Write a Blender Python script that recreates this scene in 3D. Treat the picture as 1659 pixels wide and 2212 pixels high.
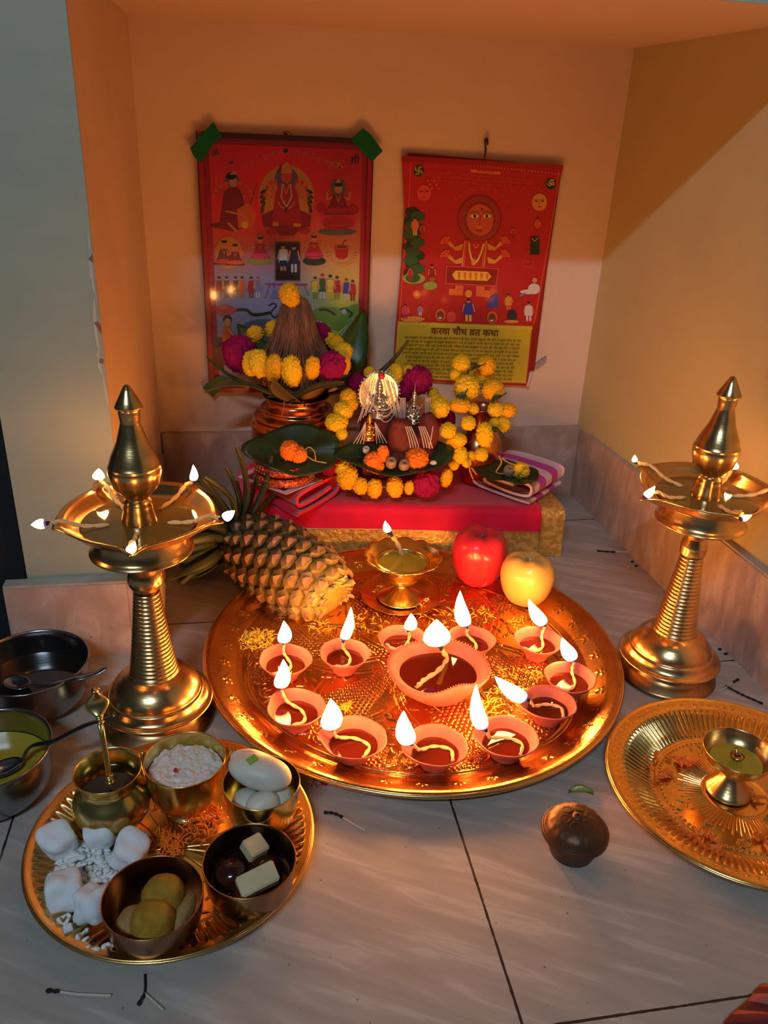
import bpy, math, random
import numpy as np
from mathutils import Vector, Matrix, noise
random.seed(7)
S = bpy.context.scene
COL = S.collection
PI = math.pi
for o in list(bpy.data.objects): bpy.data.objects.remove(o)

# ---------------------------------------------------------------- camera, world, light, exposure
CAM_H = 0.60
F_PX, CX, CY = 1745.0, 829.5, 1106.0
ROT = np.array([[0.98511427, -0.03434141, 0.16843555],
                [-0.16681356, -0.42758726, 0.88844942],
                [0.0415103, -0.90332154, -0.42695093]])
cd = bpy.data.cameras.new('camera')
cam = bpy.data.objects.new('camera', cd); COL.objects.link(cam)
M = Matrix([[ROT[0][0], -ROT[0][1], -ROT[0][2], 0],
            [ROT[1][0], -ROT[1][1], -ROT[1][2], 0],
            [ROT[2][0], -ROT[2][1], -ROT[2][2], CAM_H], [0, 0, 0, 1]])
cam.matrix_world = M
cd.sensor_fit = 'HORIZONTAL'; cd.sensor_width = 36.0; cd.lens = F_PX / 1659.0 * 36.0
cd.clip_start = 0.01
S.camera = cam
w = bpy.data.worlds.new('room'); S.world = w; w.use_nodes = True
w.node_tree.nodes['Background'].inputs[0].default_value = (0.55, 0.72, 0.75, 1)
w.node_tree.nodes['Background'].inputs[1].default_value = 0.035
S.view_settings.view_transform = 'Standard'; S.view_settings.look = 'None'
S.view_settings.exposure = 0.0; S.view_settings.gamma = 1.0
S.view_settings.use_curve_mapping = False
# the room's ceiling tube light, high up behind the viewer
TUBE_E = 27.5
FLAME_E = 112.0
ld = bpy.data.lights.new('tube_light', 'AREA'); ld.shape = 'RECTANGLE'
ld.size = 0.75; ld.size_y = 0.05; ld.energy = TUBE_E; ld.color = (0.62, 0.82, 1.0)
tl = bpy.data.objects.new('tube_light', ld); COL.objects.link(tl)
tl.location = (-0.70, -1.25, 2.13)
tl.rotation_euler = (Vector((0.25, 0.9, 0.0)) - tl.location).to_track_quat('-Z', 'X').to_euler()
_d = Vector((0.25, 0.9, 0.0)) - tl.location
zax = -_d.normalized(); xax = Vector((1, 0, 0)) - zax * zax.x; xax.normalize(); yax = zax.cross(xax)
tl.matrix_world = Matrix.Translation(tl.location) @ Matrix((xax, yax, zax)).transposed().to_4x4()

def ray(px, py): return ROT @ np.array([px - CX, py - CY, F_PX])
def fz(px, py, z=0.0):              # the point of a photo pixel on the level z
    r = ray(px, py); t = (z - CAM_H) / r[2]; return Vector((r[0]*t, r[1]*t, z))
def wy(px, py, Y):                  # the point of a photo pixel at the depth Y
    r = ray(px, py); t = Y / r[1]; return Vector((r[0]*t, Y, CAM_H + r[2]*t))

# ---------------------------------------------------------------- materials
def lin(c):
    return tuple(((x/255.0)/12.92 if x/255.0 <= 0.04045 else (((x/255.0)+0.055)/1.055)**2.4) for x in c)
def newmat(name):
    m = bpy.data.materials.new(name); m.use_nodes = True
    nt = m.node_tree; return m, nt, nt.nodes['Principled BSDF']
def mat(name, col, rough=0.6, metal=0.0, col2=None, scale=20, bump=0.0, bscale=60, coat=0.0, sheen=0.0,
        sub=0.0, detail=3, stretch=None, lo=0.35, hi=0.65, spec=None, distort=0.0):
    m, nt, b = newmat(name); N, L = nt.nodes, nt.links
    b.inputs['Base Color'].default_value = (*col, 1); b.inputs['Roughness'].default_value = rough
    b.inputs['Metallic'].default_value = metal
    b.inputs['Coat Weight'].default_value = coat; b.inputs['Coat Roughness'].default_value = 0.08
    b.inputs['Sheen Weight'].default_value = sheen
    if spec is not None: b.inputs['Specular IOR Level'].default_value = spec
    if sub:
        b.inputs['Subsurface Weight'].default_value = sub; b.inputs['Subsurface Radius'].default_value = (.01, .005, .003)
        b.inputs['Subsurface Scale'].default_value = 1.0
    tc = N.new('ShaderNodeTexCoord'); src = tc.outputs['Object']
    if stretch:
        mp = N.new('ShaderNodeMapping'); mp.inputs['Scale'].default_value = stretch; L.new(src, mp.inputs[0]); src = mp.outputs[0]
    if col2:
        n = N.new('ShaderNodeTexNoise'); n.inputs['Scale'].default_value = scale; n.inputs['Detail'].default_value = detail
        n.inputs['Distortion'].default_value = distort
        L.new(src, n.inputs['Vector']); r = N.new('ShaderNodeValToRGB')
        r.color_ramp.elements[0].position = lo; r.color_ramp.elements[1].position = hi
        r.color_ramp.elements[0].color = (*col, 1); r.color_ramp.elements[1].color = (*col2, 1)
        L.new(n.outputs['Fac'], r.inputs[0]); L.new(r.outputs[0], b.inputs['Base Color'])
    if bump:
        n2 = N.new('ShaderNodeTexNoise'); n2.inputs['Scale'].default_value = bscale; n2.inputs['Detail'].default_value = 4
        L.new(src, n2.inputs['Vector']); bp = N.new('ShaderNodeBump'); bp.inputs['Strength'].default_value = bump
        bp.inputs['Distance'].default_value = 0.002
        L.new(n2.outputs['Fac'], bp.inputs['Height']); L.new(bp.outputs[0], b.inputs['Normal'])
    return m
MT = {}
MT['wall_back'] = mat('plaster_white', (.68, .54, .42), .75, col2=(.64, .50, .39), scale=6, bump=.25, bscale=45)
MT['wall_right'] = mat('plaster_cream', (.54, .47, .23), .7, col2=(.50, .43, .21), scale=5, bump=.2, bscale=45)
MT['wall_left'] = mat('plaster_peach', (.68, .48, .34), .75, col2=(.62, .44, .31), scale=6, bump=.25, bscale=45)
MT['pillar'] = mat('plaster_pale_green', (.33, .38, .30), .7, col2=(.30, .35, .28), scale=4, bump=.15, bscale=30, stretch=(1, 1, 5))
MT['slab'] = mat('slab_paint', (.42, .50, .44), .7, bump=.2)
MT['dark'] = mat('recess_shade_black', (.008, .009, .011), .9)  # near-black colour stands in for the lack of light beyond the pillar
MT['ledge'] = mat('ledge_plaster', (.40, .40, .35), .8, col2=(.33, .34, .31), scale=30, bump=.3)

def marble(name, a, b_, c, tiles=False):
    m, nt, b = newmat(name); N, L = nt.nodes, nt.links
    b.inputs['Roughness'].default_value = .30 if tiles else .4
    b.inputs['Specular IOR Level'].default_value = .4
    tc = N.new('ShaderNodeTexCoord')
    m0 = N.new('ShaderNodeMapping'); m0.inputs['Rotation'].default_value = (0, 0, .50); L.new(tc.outputs['Object'], m0.inputs[0])
    mp = N.new('ShaderNodeMapping'); mp.inputs['Scale'].default_value = (6, 50, 14)
    L.new(m0.outputs[0], mp.inputs[0])
    n = N.new('ShaderNodeTexNoise'); n.inputs['Scale'].default_value = 1.3; n.inputs['Detail'].default_value = 4; n.inputs['Distortion'].default_value = .5
    L.new(mp.outputs[0], n.inputs['Vector'])
    r = N.new('ShaderNodeValToRGB'); e = r.color_ramp.elements
    e[0].position = .36; e[0].color = (*a, 1); e[1].position = .62; e[1].color = (*b_, 1)
    x = e.new(.56); x.color = (*b_, 1); e[2].color = (*c, 1); x = e.new(.70); x.color = (*b_, 1)
    L.new(n.outputs['Fac'], r.inputs[0]); out = r.outputs[0]
    # worn speckles
    n2 = N.new('ShaderNodeTexNoise'); n2.inputs['Scale'].default_value = 160; L.new(tc.outputs['Object'], n2.inputs['Vector'])
    r2 = N.new('ShaderNodeValToRGB'); r2.color_ramp.elements[0].position = .20; r2.color_ramp.elements[1].position = .28
    r2.color_ramp.elements[0].color = (.25, .22, .2, 1); r2.color_ramp.elements[1].color = (1, 1, 1, 1)
    L.new(n2.outputs['Fac'], r2.inputs[0])
    mx = N.new('ShaderNodeMix'); mx.data_type = 'RGBA'; mx.blend_type = 'MULTIPLY'; mx.inputs[0].default_value = 1
    L.new(out, mx.inputs[6]); L.new(r2.outputs[0], mx.inputs[7]); out = mx.outputs[2]
    if tiles:
        sp = N.new('ShaderNodeSeparateXYZ'); L.new(tc.outputs['Object'], sp.inputs[0])
        nj = N.new('ShaderNodeTexNoise'); nj.inputs['Scale'].default_value = 90; L.new(tc.outputs['Object'], nj.inputs['Vector'])
        def M_(op, a, b=None, c=None):
            k = N.new('ShaderNodeMath'); k.operation = op
            for i, v in enumerate((a, b, c)):
                if v is None: continue
                if isinstance(v, (int, float)): k.inputs[i].default_value = v
                else: L.new(v, k.inputs[i])
            return k.outputs[0]
        wd = M_('MULTIPLY_ADD', nj.outputs['Fac'], .0016, .0003)
        def line(coord, v): return M_('LESS_THAN', M_('ABSOLUTE', M_('SUBTRACT', coord, v)), wd)
        X, Y = sp.outputs[0], sp.outputs[1]
        right = M_('GREATER_THAN', X, .1905); left = M_('SUBTRACT', 1.0, right)
        tot = M_('ADD', line(X, .1905), line(X, -.226))
        for v in (-.07, .352, .77, 1.19): tot = M_('ADD', tot, M_('MULTIPLY', line(Y, v), right))
        for v in (.08, .93): tot = M_('ADD', tot, M_('MULTIPLY', line(Y, v), left))
        tot = M_('MINIMUM', tot, 1.0)
        mg = N.new('ShaderNodeMix'); mg.data_type = 'RGBA'; L.new(tot, mg.inputs[0]); L.new(out, mg.inputs[6])
        mg.inputs[7].default_value = (.035, .022, .018, 1); out = mg.outputs[2]
        bp = N.new('ShaderNodeBump'); bp.invert = True; bp.inputs['Strength'].default_value = .5; bp.inputs['Distance'].default_value = .001
        L.new(tot, bp.inputs['Height']); L.new(bp.outputs[0], b.inputs['Normal'])
    L.new(out, b.inputs['Base Color']); return m
MT['floor'] = marble('floor_marble', (.375, .335, .305), (.425, .385, .35), (.50, .465, .43), True)
MT['skirt'] = marble('skirting_marble', (.42, .30, .24), (.50, .37, .31), (.56, .44, .38))

MT['brass'] = mat('brass', (.78, .52, .24), .24, 1, col2=(.70, .44, .19), scale=25, bump=.06, bscale=120, stretch=(1, 1, 6))
MT['brass_dark'] = mat('brass_aged', (.50, .30, .13), .32, 1, col2=(.38, .22, .10), scale=30, bump=.08)
MT['brass_yellow'] = mat('brass_yellow', (.80, .62, .24), .22, 1, col2=(.72, .54, .20), scale=25, bump=.05, bscale=100)
MT['thali'] = mat('thali_brass', (.72, .38, .13), .25, 1, col2=(.60, .29, .09), scale=30, bump=.18, bscale=260)
MT['plate_brass'] = mat('plate_brass', (.66, .43, .17), .30, 1, col2=(.56, .34, .12), scale=20, bump=.05, bscale=200)
MT['gold_plate'] = mat('gold_plate', (.85, .58, .20), .23, 1, col2=(.78, .50, .16), scale=20, bump=.05, bscale=200)
MT['copper'] = mat('copper', (.72, .30, .15), .22, 1, col2=(.60, .23, .10), scale=18, bump=.06)
MT['bowl_bronze'] = mat('bowl_bronze', (.42, .24, .12), .26, 1, col2=(.34, .18, .09), scale=25, bump=.05)
MT['steel'] = mat('steel', (.36, .36, .37), .22, 1, bump=.04, bscale=60, stretch=(1, 1, 12))
MT['silver'] = mat('silver', (.72, .68, .66), .22, 1)
MT['gold'] = mat('gold', (.95, .50, .16), .28, 1)
MT['bronze'] = mat('bronze_box', (.13, .06, .03), .45, .6, col2=(.10, .05, .03), scale=40, bump=.2, bscale=120)
MT['clay'] = mat('red_clay', (.54, .14, .12), .7, col2=(.46, .11, .09), scale=60, bump=.25, bscale=200)
MT['oil'] = mat('oil_amber', (.10, .010, .004), .04, spec=.6)
MT['ghee'] = mat('ghee', (.40, .33, .03), .10, spec=.5, col2=(.34, .27, .025), scale=40)
MT['oil_gold'] = mat('lamp_oil', (.17, .10, .02), .05, spec=.6)
MT['black_oil'] = mat('dark_oil', (.012, .008, .006), .04, spec=.6)
MT['honey'] = mat('honey', (.018, .007, .004), .05, spec=.6)
MT['cotton'] = mat('cotton_wick', (.78, .55, .25), .8, bump=.4, bscale=400)
MT['char'] = mat('charred_wick', (.02, .016, .03), .9)
MT['marigold'] = mat('marigold_yellow', (.86, .64, .02), .6, col2=(.90, .50, .01), scale=45, bump=.3, bscale=240, sub=.1, spec=.2)
MT['marigold_deep'] = mat('marigold_amber', (.90, .52, .01), .6, col2=(.86, .38, .01), scale=45, bump=.3, bscale=240, sub=.1, spec=.2)
MT['marigold_orange'] = mat('marigold_orange', (.90, .17, .01), .6, col2=(.95, .25, .02), scale=60, bump=.3, bscale=240, sub=.1, spec=.2)
MT['magenta'] = mat('magenta_petals', (.40, .004, .10), .6, col2=(.20, .002, .06), scale=70, bump=.4, bscale=200, spec=.2)
MT['petal_yellow'] = mat('petal_yellow', (.80, .55, .04), .6, sub=.1)
MT['leaf'] = mat('leaf_green', (.030, .075, .012), .38, col2=(.045, .10, .02), scale=30, bump=.15, bscale=60)
MT['leaf_dry'] = mat('leaf_olive', (.15, .11, .025), .5, col2=(.09, .08, .02), scale=20, bump=.2)
MT['paan'] = mat('betel_leaf', (.008, .022, .008), .32, col2=(.018, .05, .014), scale=25, bump=.2, bscale=40)
MT['stem'] = mat('dry_stem', (.42, .26, .08), .6)
MT['husk'] = mat('coconut_fibre', (.27, .125, .06), .85, col2=(.17, .07, .035), scale=90, stretch=(1, 1, .1), bump=.5, bscale=300)
MT['red_cloth'] = mat('red_cloth', (.80, .003, .055), .6, col2=(.74, .002, .045), scale=14, bump=.15, bscale=500, sheen=.5, spec=.2)
MT['red_fold'] = mat('red_folded_cloth', (.78, .005, .065), .7, bump=.2, bscale=600, sheen=.3, spec=.15)
MT['gold_border'] = mat('gold_brocade', (.82, .55, .14), .36, .5, col2=(.60, .36, .08), scale=130, bump=.9, bscale=180, lo=.42, hi=.52)
MT['white_cloth'] = mat('white_towel', (.72, .52, .60), .85, bump=.4, bscale=500)
MT['pink_cloth'] = mat('magenta_towel', (.50, .055, .34), .85, bump=.4, bscale=500)
MT['paper'] = mat('white_paper', (.62, .56, .64), .6)
MT['bangle'] = mat('bangle_red', (.35, .02, .015), .25, .5, col2=(.55, .20, .06), scale=260, bump=.6, bscale=500, lo=.5, hi=.55)
MT['pearl'] = mat('pearl', (.66, .56, .52), .25, coat=.3)
MT['ruby'] = mat('red_stone', (.55, .01, .02), .2, coat=.5)
MT['idol_cloth'] = mat('red_brown_cloth', (.17, .022, .012), .75, col2=(.11, .012, .008), scale=40, bump=.3)
MT['nut'] = mat('betel_nut', (.36, .24, .17), .6, col2=(.24, .15, .10), scale=80)
MT['white_bit'] = mat('white_cardamom', (.55, .55, .45), .6)
MT['sugar'] = mat('white_sweet', (.86, .87, .90), .8, col2=(.78, .79, .83), scale=50, bump=.25, bscale=250, sub=.1, spec=.2)
MT['puff'] = mat('puffed_bits', (.82, .82, .80), .75, bump=.3, bscale=300, spec=.2)
MT['curd'] = mat('curd', (.66, .66, .62), .35, col2=(.74, .72, .66), scale=60, bump=.5, bscale=110, sub=.2)
MT['rasgulla'] = mat('milk_sweet', (.70, .68, .58), .45, col2=(.64, .61, .50), scale=30, bump=.12, bscale=200, sub=.25)
MT['pista'] = mat('pistachio', (.22, .45, .05), .6)
MT['chilli'] = mat('red_fleck', (.45, .02, .01), .5)
MT['laddoo'] = mat('laddoo', (.42, .24, .03), .8, col2=(.34, .18, .02), scale=120, bump=.5, bscale=420, spec=.15)
MT['laddoo_pale'] = mat('laddoo_pale', (.40, .25, .09), .8, col2=(.34, .2, .06), scale=120, bump=.5, bscale=420, spec=.15)
MT['barfi'] = mat('barfi', (.62, .54, .32), .5, col2=(.55, .46, .26), scale=60, bump=.15, bscale=200, sub=.15)
MT['jamun'] = mat('dark_sweet', (.035, .008, .006), .15, coat=.5)
MT['match'] = mat('match_wood', (.55, .46, .36), .7)
MT['burnt'] = mat('burnt_match', (.012, .010, .010), .9)
MT['tape'] = mat('green_tape', (.004, .12, .02), .3, coat=.3)
MT['frame_red'] = mat('frame_red', (.30, .008, .010), .3, coat=.4)
MT['frame_dark'] = mat('frame_dark', (.035, .010, .012), .35, coat=.4)
MT['nail'] = mat('nail', (.10, .04, .02), .5, .8)
MT['kumkum'] = mat('red_powder', (.35, .01, .03), .9)
MT['ring'] = mat('brass_ridge', (.85, .55, .24), .28, 1)
MT['garment'] = mat('dark_red_cloth', (.11, .008, .012), .8, bump=.2)
MT['garment2'] = mat('pink_stripe_cloth', (.36, .09, .07), .8, bump=.2)

def flame_mat(name, k):
    m = bpy.data.materials.new(name); m.use_nodes = True; nt = m.node_tree; nt.nodes.clear(); N, L = nt.nodes, nt.links
    o = N.new('ShaderNodeOutputMaterial'); e = N.new('ShaderNodeEmission'); a = N.new('ShaderNodeAttribute'); a.attribute_name = 'height'
    r = N.new('ShaderNodeValToRGB'); q = r.color_ramp.elements
    q[0].position = .0; q[0].color = (.0004, .0003, .0014, 1); q[1].position = .28; q[1].color = (1, .38, .085, 1)
    x = q.new(.10); x.color = (.003, .0012, .003, 1); x = q.new(1.); x.color = (1, .36, .075, 1)
    L.new(a.outputs['Fac'], r.inputs[0]); L.new(r.outputs[0], e.inputs[0]); e.inputs[1].default_value = k; L.new(e.outputs[0], o.inputs[0]); return m
MT['flame'] = flame_mat('flame', FLAME_E)

def apple_mat(name, ca, cb, lo, hi):
    m, nt, b = newmat(name); N, L = nt.nodes, nt.links
    tc = N.new('ShaderNodeTexCoord'); mp = N.new('ShaderNodeMapping'); mp.inputs['Scale'].default_value = (60, 60, 7)
    L.new(tc.outputs['Object'], mp.inputs[0]); n = N.new('ShaderNodeTexNoise'); n.inputs['Scale'].default_value = 1.6; n.inputs['Detail'].default_value = 4
    L.new(mp.outputs[0], n.inputs['Vector'])
    n2 = N.new('ShaderNodeTexNoise'); n2.inputs['Scale'].default_value = 22; L.new(tc.outputs['Object'], n2.inputs['Vector'])
    sp = N.new('ShaderNodeSeparateXYZ'); L.new(tc.outputs['Object'], sp.inputs[0])
    z = N.new('ShaderNodeMath'); z.operation = 'MULTIPLY_ADD'; z.inputs[1].default_value = 5; z.inputs[2].default_value = -.12; L.new(sp.outputs[2], z.inputs[0])
    a = N.new('ShaderNodeMath'); a.operation = 'ADD'; L.new(n.outputs['Fac'], a.inputs[0]); L.new(n2.outputs['Fac'], a.inputs[1])
    a2 = N.new('ShaderNodeMath'); a2.operation = 'ADD'; L.new(a.outputs[0], a2.inputs[0]); L.new(z.outputs[0], a2.inputs[1])
    r = N.new('ShaderNodeValToRGB'); r.color_ramp.elements[0].position = lo; r.color_ramp.elements[1].position = hi
    r.color_ramp.elements[0].color = (*ca, 1); r.color_ramp.elements[1].color = (*cb, 1)
    L.new(a2.outputs[0], r.inputs[0]); L.new(r.outputs[0], b.inputs['Base Color'])
    b.inputs['Roughness'].default_value = .28; b.inputs['Coat Weight'].default_value = .2
    b.inputs['Subsurface Weight'].default_value = .08; b.inputs['Subsurface Radius'].default_value = (.01, .004, .003)
    return m
MT['apple_red'] = apple_mat('apple_red', (.58, .022, .045), (.50, .20, .05), 1.15, 1.6)
MT['apple_yellow'] = apple_mat('apple_blush', (.66, .44, .11), (.52, .10, .04), 1.12, 1.5)

def pineapple_mat():
    m, nt, b = newmat('pineapple_skin'); N, L = nt.nodes, nt.links
    a = N.new('ShaderNodeAttribute'); a.attribute_name = 'ripe'
    r = N.new('ShaderNodeValToRGB'); e = r.color_ramp.elements
    e[0].position = 0; e[0].color = (.035, .04, .015, 1); e[1].position = 1; e[1].color = (.62, .42, .10, 1)
    x = e.new(.45); x.color = (.13, .085, .03, 1); x = e.new(.75); x.color = (.38, .25, .06, 1)
    n = N.new('ShaderNodeTexNoise'); n.inputs['Scale'].default_value = 70; tc = N.new('ShaderNodeTexCoord'); L.new(tc.outputs['Object'], n.inputs['Vector'])
    k = N.new('ShaderNodeMath'); k.operation = 'MULTIPLY_ADD'; k.inputs[1].default_value = .5; L.new(n.outputs['Fac'], k.inputs[0])
    k2 = N.new('ShaderNodeMath'); k2.operation = 'SUBTRACT'; k2.inputs[1].default_value = .25; L.new(a.outputs['Fac'], k2.inputs[0]); L.new(k2.outputs[0], k.inputs[2])
    L.new(k.outputs[0], r.inputs[0]); L.new(r.outputs[0], b.inputs['Base Color']); b.inputs['Roughness'].default_value = .5
    bp = N.new('ShaderNodeBump'); bp.inputs['Strength'].default_value = .4; bp.inputs['Distance'].default_value = .002
    L.new(n.outputs['Fac'], bp.inputs['Height']); L.new(bp.outputs[0], b.inputs['Normal'])
    return m
MT['pineapple'] = pineapple_mat()
MT['bract'] = mat('pineapple_bract', (.42, .24, .13), .6, col2=(.28, .15, .07), scale=60)
MT['crown'] = mat('pineapple_crown', (.030, .055, .02), .5, col2=(.10, .10, .04), scale=25, bump=.2)
MT['fray'] = mat('pineapple_end', (.75, .58, .22), .7, bump=.3)

def glass_pane_mat():
    m = bpy.data.materials.new('poster_glass'); m.use_nodes = True; nt = m.node_tree; nt.nodes.clear(); N, L = nt.nodes, nt.links
    o = N.new('ShaderNodeOutputMaterial'); t = N.new('ShaderNodeBsdfTransparent'); g = N.new('ShaderNodeBsdfGlossy'); g.inputs['Roughness'].default_value = .08
    f = N.new('ShaderNodeFresnel'); f.inputs[0].default_value = 1.45; x = N.new('ShaderNodeMixShader')
    L.new(f.outputs[0], x.inputs[0]); L.new(t.outputs[0], x.inputs[1]); L.new(g.outputs[0], x.inputs[2]); L.new(x.outputs[0], o.inputs[0]); return m
MT['glass'] = glass_pane_mat()
def flat(name, c, rough=.45): return mat('print_' + name, tuple(v*.86 for v in lin(c)), rough, coat=.1)
INK = {k: flat(k, c) for k, c in dict(red=(190, 12, 26), disc=(150, 30, 22), facetone=(205, 88, 50), deepred=(150, 8, 14), crimson=(190, 20, 40), pink=(225, 45, 110), orange=(235, 110, 45),
       yellow=(238, 200, 60), paleyellow=(222, 214, 70), olive=(150, 150, 50), green=(40, 95, 45), darkgreen=(25, 50, 25), blue=(45, 60, 170), navy=(28, 32, 60),
       grey=(105, 105, 120), black=(25, 15, 18), skin=(225, 150, 105), brown=(120, 55, 30), white=(225, 215, 205), lilac=(150, 130, 175), gold=(225, 150, 60),
       lightred=(225, 70, 60), palegreen=(150, 175, 70), textbrown=(110, 60, 20), ochre=(215, 190, 45)).items()}
def grad_mat():
    m, nt, b = newmat('print_sky_gradient'); N, L = nt.nodes, nt.links
    tc = N.new('ShaderNodeTexCoord'); sp = N.new('ShaderNodeSeparateXYZ'); L.new(tc.outputs['Generated'], sp.inputs[0])
    r = N.new('ShaderNodeValToRGB'); e = r.color_ramp.elements
    e[0].position = .0; e[0].color = (*lin((150, 130, 120)), 1); e[1].position = 1; e[1].color = (*lin((235, 32, 40)), 1)
    for p, c in ((.30, (150, 150, 175)), (.45, (150, 155, 190)), (.56, (180, 110, 110)), (.70, (230, 45, 55))):
        x = e.new(p); x.color = (*lin(c), 1)
    L.new(sp.outputs[2], r.inputs[0])
    r2 = N.new('ShaderNodeValToRGB'); e = r2.color_ramp.elements
    e[0].position = 0; e[0].color = (*lin((215, 205, 60)), 1); e[1].position = 1; e[1].color = (*lin((215, 30, 30)), 1)
    for p, c in ((.40, (205, 200, 80)), (.62, (200, 130, 90)), (.80, (210, 45, 45))):
        x = e.new(p); x.color = (*lin(c), 1)
    L.new(sp.outputs[2], r2.inputs[0])
    k = N.new('ShaderNodeMapRange'); k.inputs[1].default_value = .45; k.inputs[2].default_value = .85; L.new(sp.outputs[0], k.inputs[0])
    mx = N.new('ShaderNodeMix'); mx.data_type = 'RGBA'; L.new(k.outputs[0], mx.inputs[0]); L.new(r.outputs[0], mx.inputs[6]); L.new(r2.outputs[0], mx.inputs[7])
    L.new(mx.outputs[2], b.inputs['Base Color']); b.inputs['Roughness'].default_value = .4; return m
INK['grad'] = grad_mat()

# ---------------------------------------------------------------- mesh helpers
class G:
    def __init__(s): s.v = []; s.f = []; s.m = []; s.attr = []
    def add(s, vf, mi=0, xf=None, attr=None):
        v, f = vf; n = len(s.v)
        if xf is not None: v = [xf @ Vector(p) for p in v]
        s.v.extend([tuple(p) for p in v]); s.f.extend([tuple(i + n for i in q) for q in f]); s.m.extend([mi] * len(f))
        s.attr.extend(attr if attr is not None else [0.0] * len(v)); return s
    def mesh(s, name, mats, off=(0, 0, 0), smooth=True, attrname=None):
        me = bpy.data.meshes.new(name)
        me.from_pydata([(a - off[0], b - off[1], c - off[2]) for a, b, c in s.v], [], s.f)
        for m_ in mats: me.materials.append(m_)
        if len(mats) > 1: me.polygons.foreach_set('material_index', s.m)
        me.polygons.foreach_set('use_smooth', [smooth] * len(me.polygons))
        if attrname:
            a = me.attributes.new(attrname, 'FLOAT', 'POINT'); a.data.foreach_set('value', s.attr)
        me.update(); return me
def link(name, me, parent=None, loc=None):
    o = bpy.data.objects.new(name, me); COL.objects.link(o)
    if loc is not None: o.location = loc
    if parent is not None: o.parent = parent
    return o
def build(g, name, mats, parent=None, world=False, smooth=True, loc=None, angle=None, attrname=None, base=None):
    """world=True: vertices are in world space and are moved relative to the parent's location (or to base)."""
    mats = [MT[m] if isinstance(m, str) else m for m in (mats if isinstance(mats, (list, tuple)) else [mats])]
    off = (0, 0, 0)
    if world:
        if parent is not None:
            q = Vector((0, 0, 0)); p = parent
            while p is not None: q = q + p.location; p = p.parent
            off = q
        elif base is not None: off = base; loc = base
    me = g.mesh(name, mats, off, smooth, attrname)
    if angle is not None:
        me.polygons.foreach_set('use_smooth', [True] * len(me.polygons))
        me.set_sharp_from_angle(angle=angle)
    return link(name, me, parent, loc)
def thing(name, label, cat, loc=(0, 0, 0), group=None, rz=0):
    o = bpy.data.objects.new(name, None); COL.objects.link(o); o.location = loc; o.rotation_euler = (0, 0, rz)
    o.empty_display_size = .01; o['label'] = label; o['category'] = cat
    if group: o['group'] = group
    return o
def tag(o, label, cat, group=None, kind=None):
    o['label'] = label; o['category'] = cat
    if group: o['group'] = group
    if kind: o['kind'] = kind
    return o
def struct(o, label=None):
    o['kind'] = 'structure'
    if label: o['label'] = label
    return o
def box(x0, x1, y0, y1, z0, z1):
    v = [(x0,y0,z0),(x1,y0,z0),(x1,y1,z0),(x0,y1,z0),(x0,y0,z1),(x1,y0,z1),(x1,y1,z1),(x0,y1,z1)]
    return v, [(0,3,2,1),(4,5,6,7),(0,1,5,4),(1,2,6,5),(2,3,7,6),(3,0,4,7)]
def hexa(b4, t4):
    return [tuple(p) for p in b4] + [tuple(p) for p in t4], [(0,3,2,1),(4,5,6,7),(0,1,5,4),(1,2,6,5),(2,3,7,6),(3,0,4,7)]
def lathe(prof, n=48, fr=None, closed=False):
    """prof: list of (r,z). fr(theta,i,r,z)->(r,z) optional."""
    v = []; f = []; k = len(prof)
    for i, (r, z) in enumerate(prof):
        for j in range(n):
            t = 2 * PI * j / n; rr, zz = (r, z) if fr is None else fr(t, i, r, z)
            v.append((rr * math.cos(t), rr * math.sin(t), zz))
    for i in range(k - 1):
        for j in range(n):
            a = i*n + j; b = i*n + (j+1) % n; f.append((a, b, b + n, a + n))
    return v, f
def spline(pts, per=6):
    """Catmull-Rom through 2-D or 3-D points"""
    P = [np.array(p, float) for p in pts]; P = [2*P[0]-P[1]] + P + [2*P[-1]-P[-2]]; out = []
    for i in range(1, len(P) - 2):
        for k in range(per):
            t = k / per; a, b, c, d = P[i-1], P[i], P[i+1], P[i+2]
            out.append(.5*((2*b) + (-a+c)*t + (2*a-5*b+4*c-d)*t*t + (-a+3*b-3*c+d)*t**3))
    out.append(P[-2]); return [tuple(o) for o in out]
def tube(path, rad, n=8, cap=True):
    path = [Vector(p) for p in path]; v = []; f = []; k = len(path)
    rads = rad if isinstance(rad, (list, tuple)) else [rad] * k
    up = None
    for i, p in enumerate(path):
        d = (path[min(i+1, k-1)] - path[max(i-1, 0)])
        if d.length < 1e-9: d = Vector((0, 0, 1))
        d.normalize()
        if up is None: up = Vector((0, 0, 1)) if abs(d.z) < .9 else Vector((1, 0, 0))
        a = (up - d * up.dot(d))
        if a.length < 1e-6: a = d.orthogonal()
        a.normalize(); up = a; b = d.cross(a)
        for j in range(n):
            t = 2*PI*j/n; v.append(tuple(p + (a*math.cos(t) + b*math.sin(t)) * rads[i]))
    for i in range(k - 1):
        for j in range(n):
            q = i*n + j; r = i*n + (j+1) % n; f.append((q, r, r + n, q + n))
    if cap: f.append(tuple(range(n-1, -1, -1))); f.append(tuple(range((k-1)*n, k*n)))
    return v, f
import bmesh
_ico = {}
def ico(sub):
    if sub not in _ico:
        bm = bmesh.new(); bmesh.ops.create_icosphere(bm, subdivisions=sub, radius=1)
        bm.verts.ensure_lookup_table(); _ico[sub] = ([v.co.copy() for v in bm.verts], [tuple(x.index for x in q.verts) for q in bm.faces]); bm.free()
    return _ico[sub]
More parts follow.
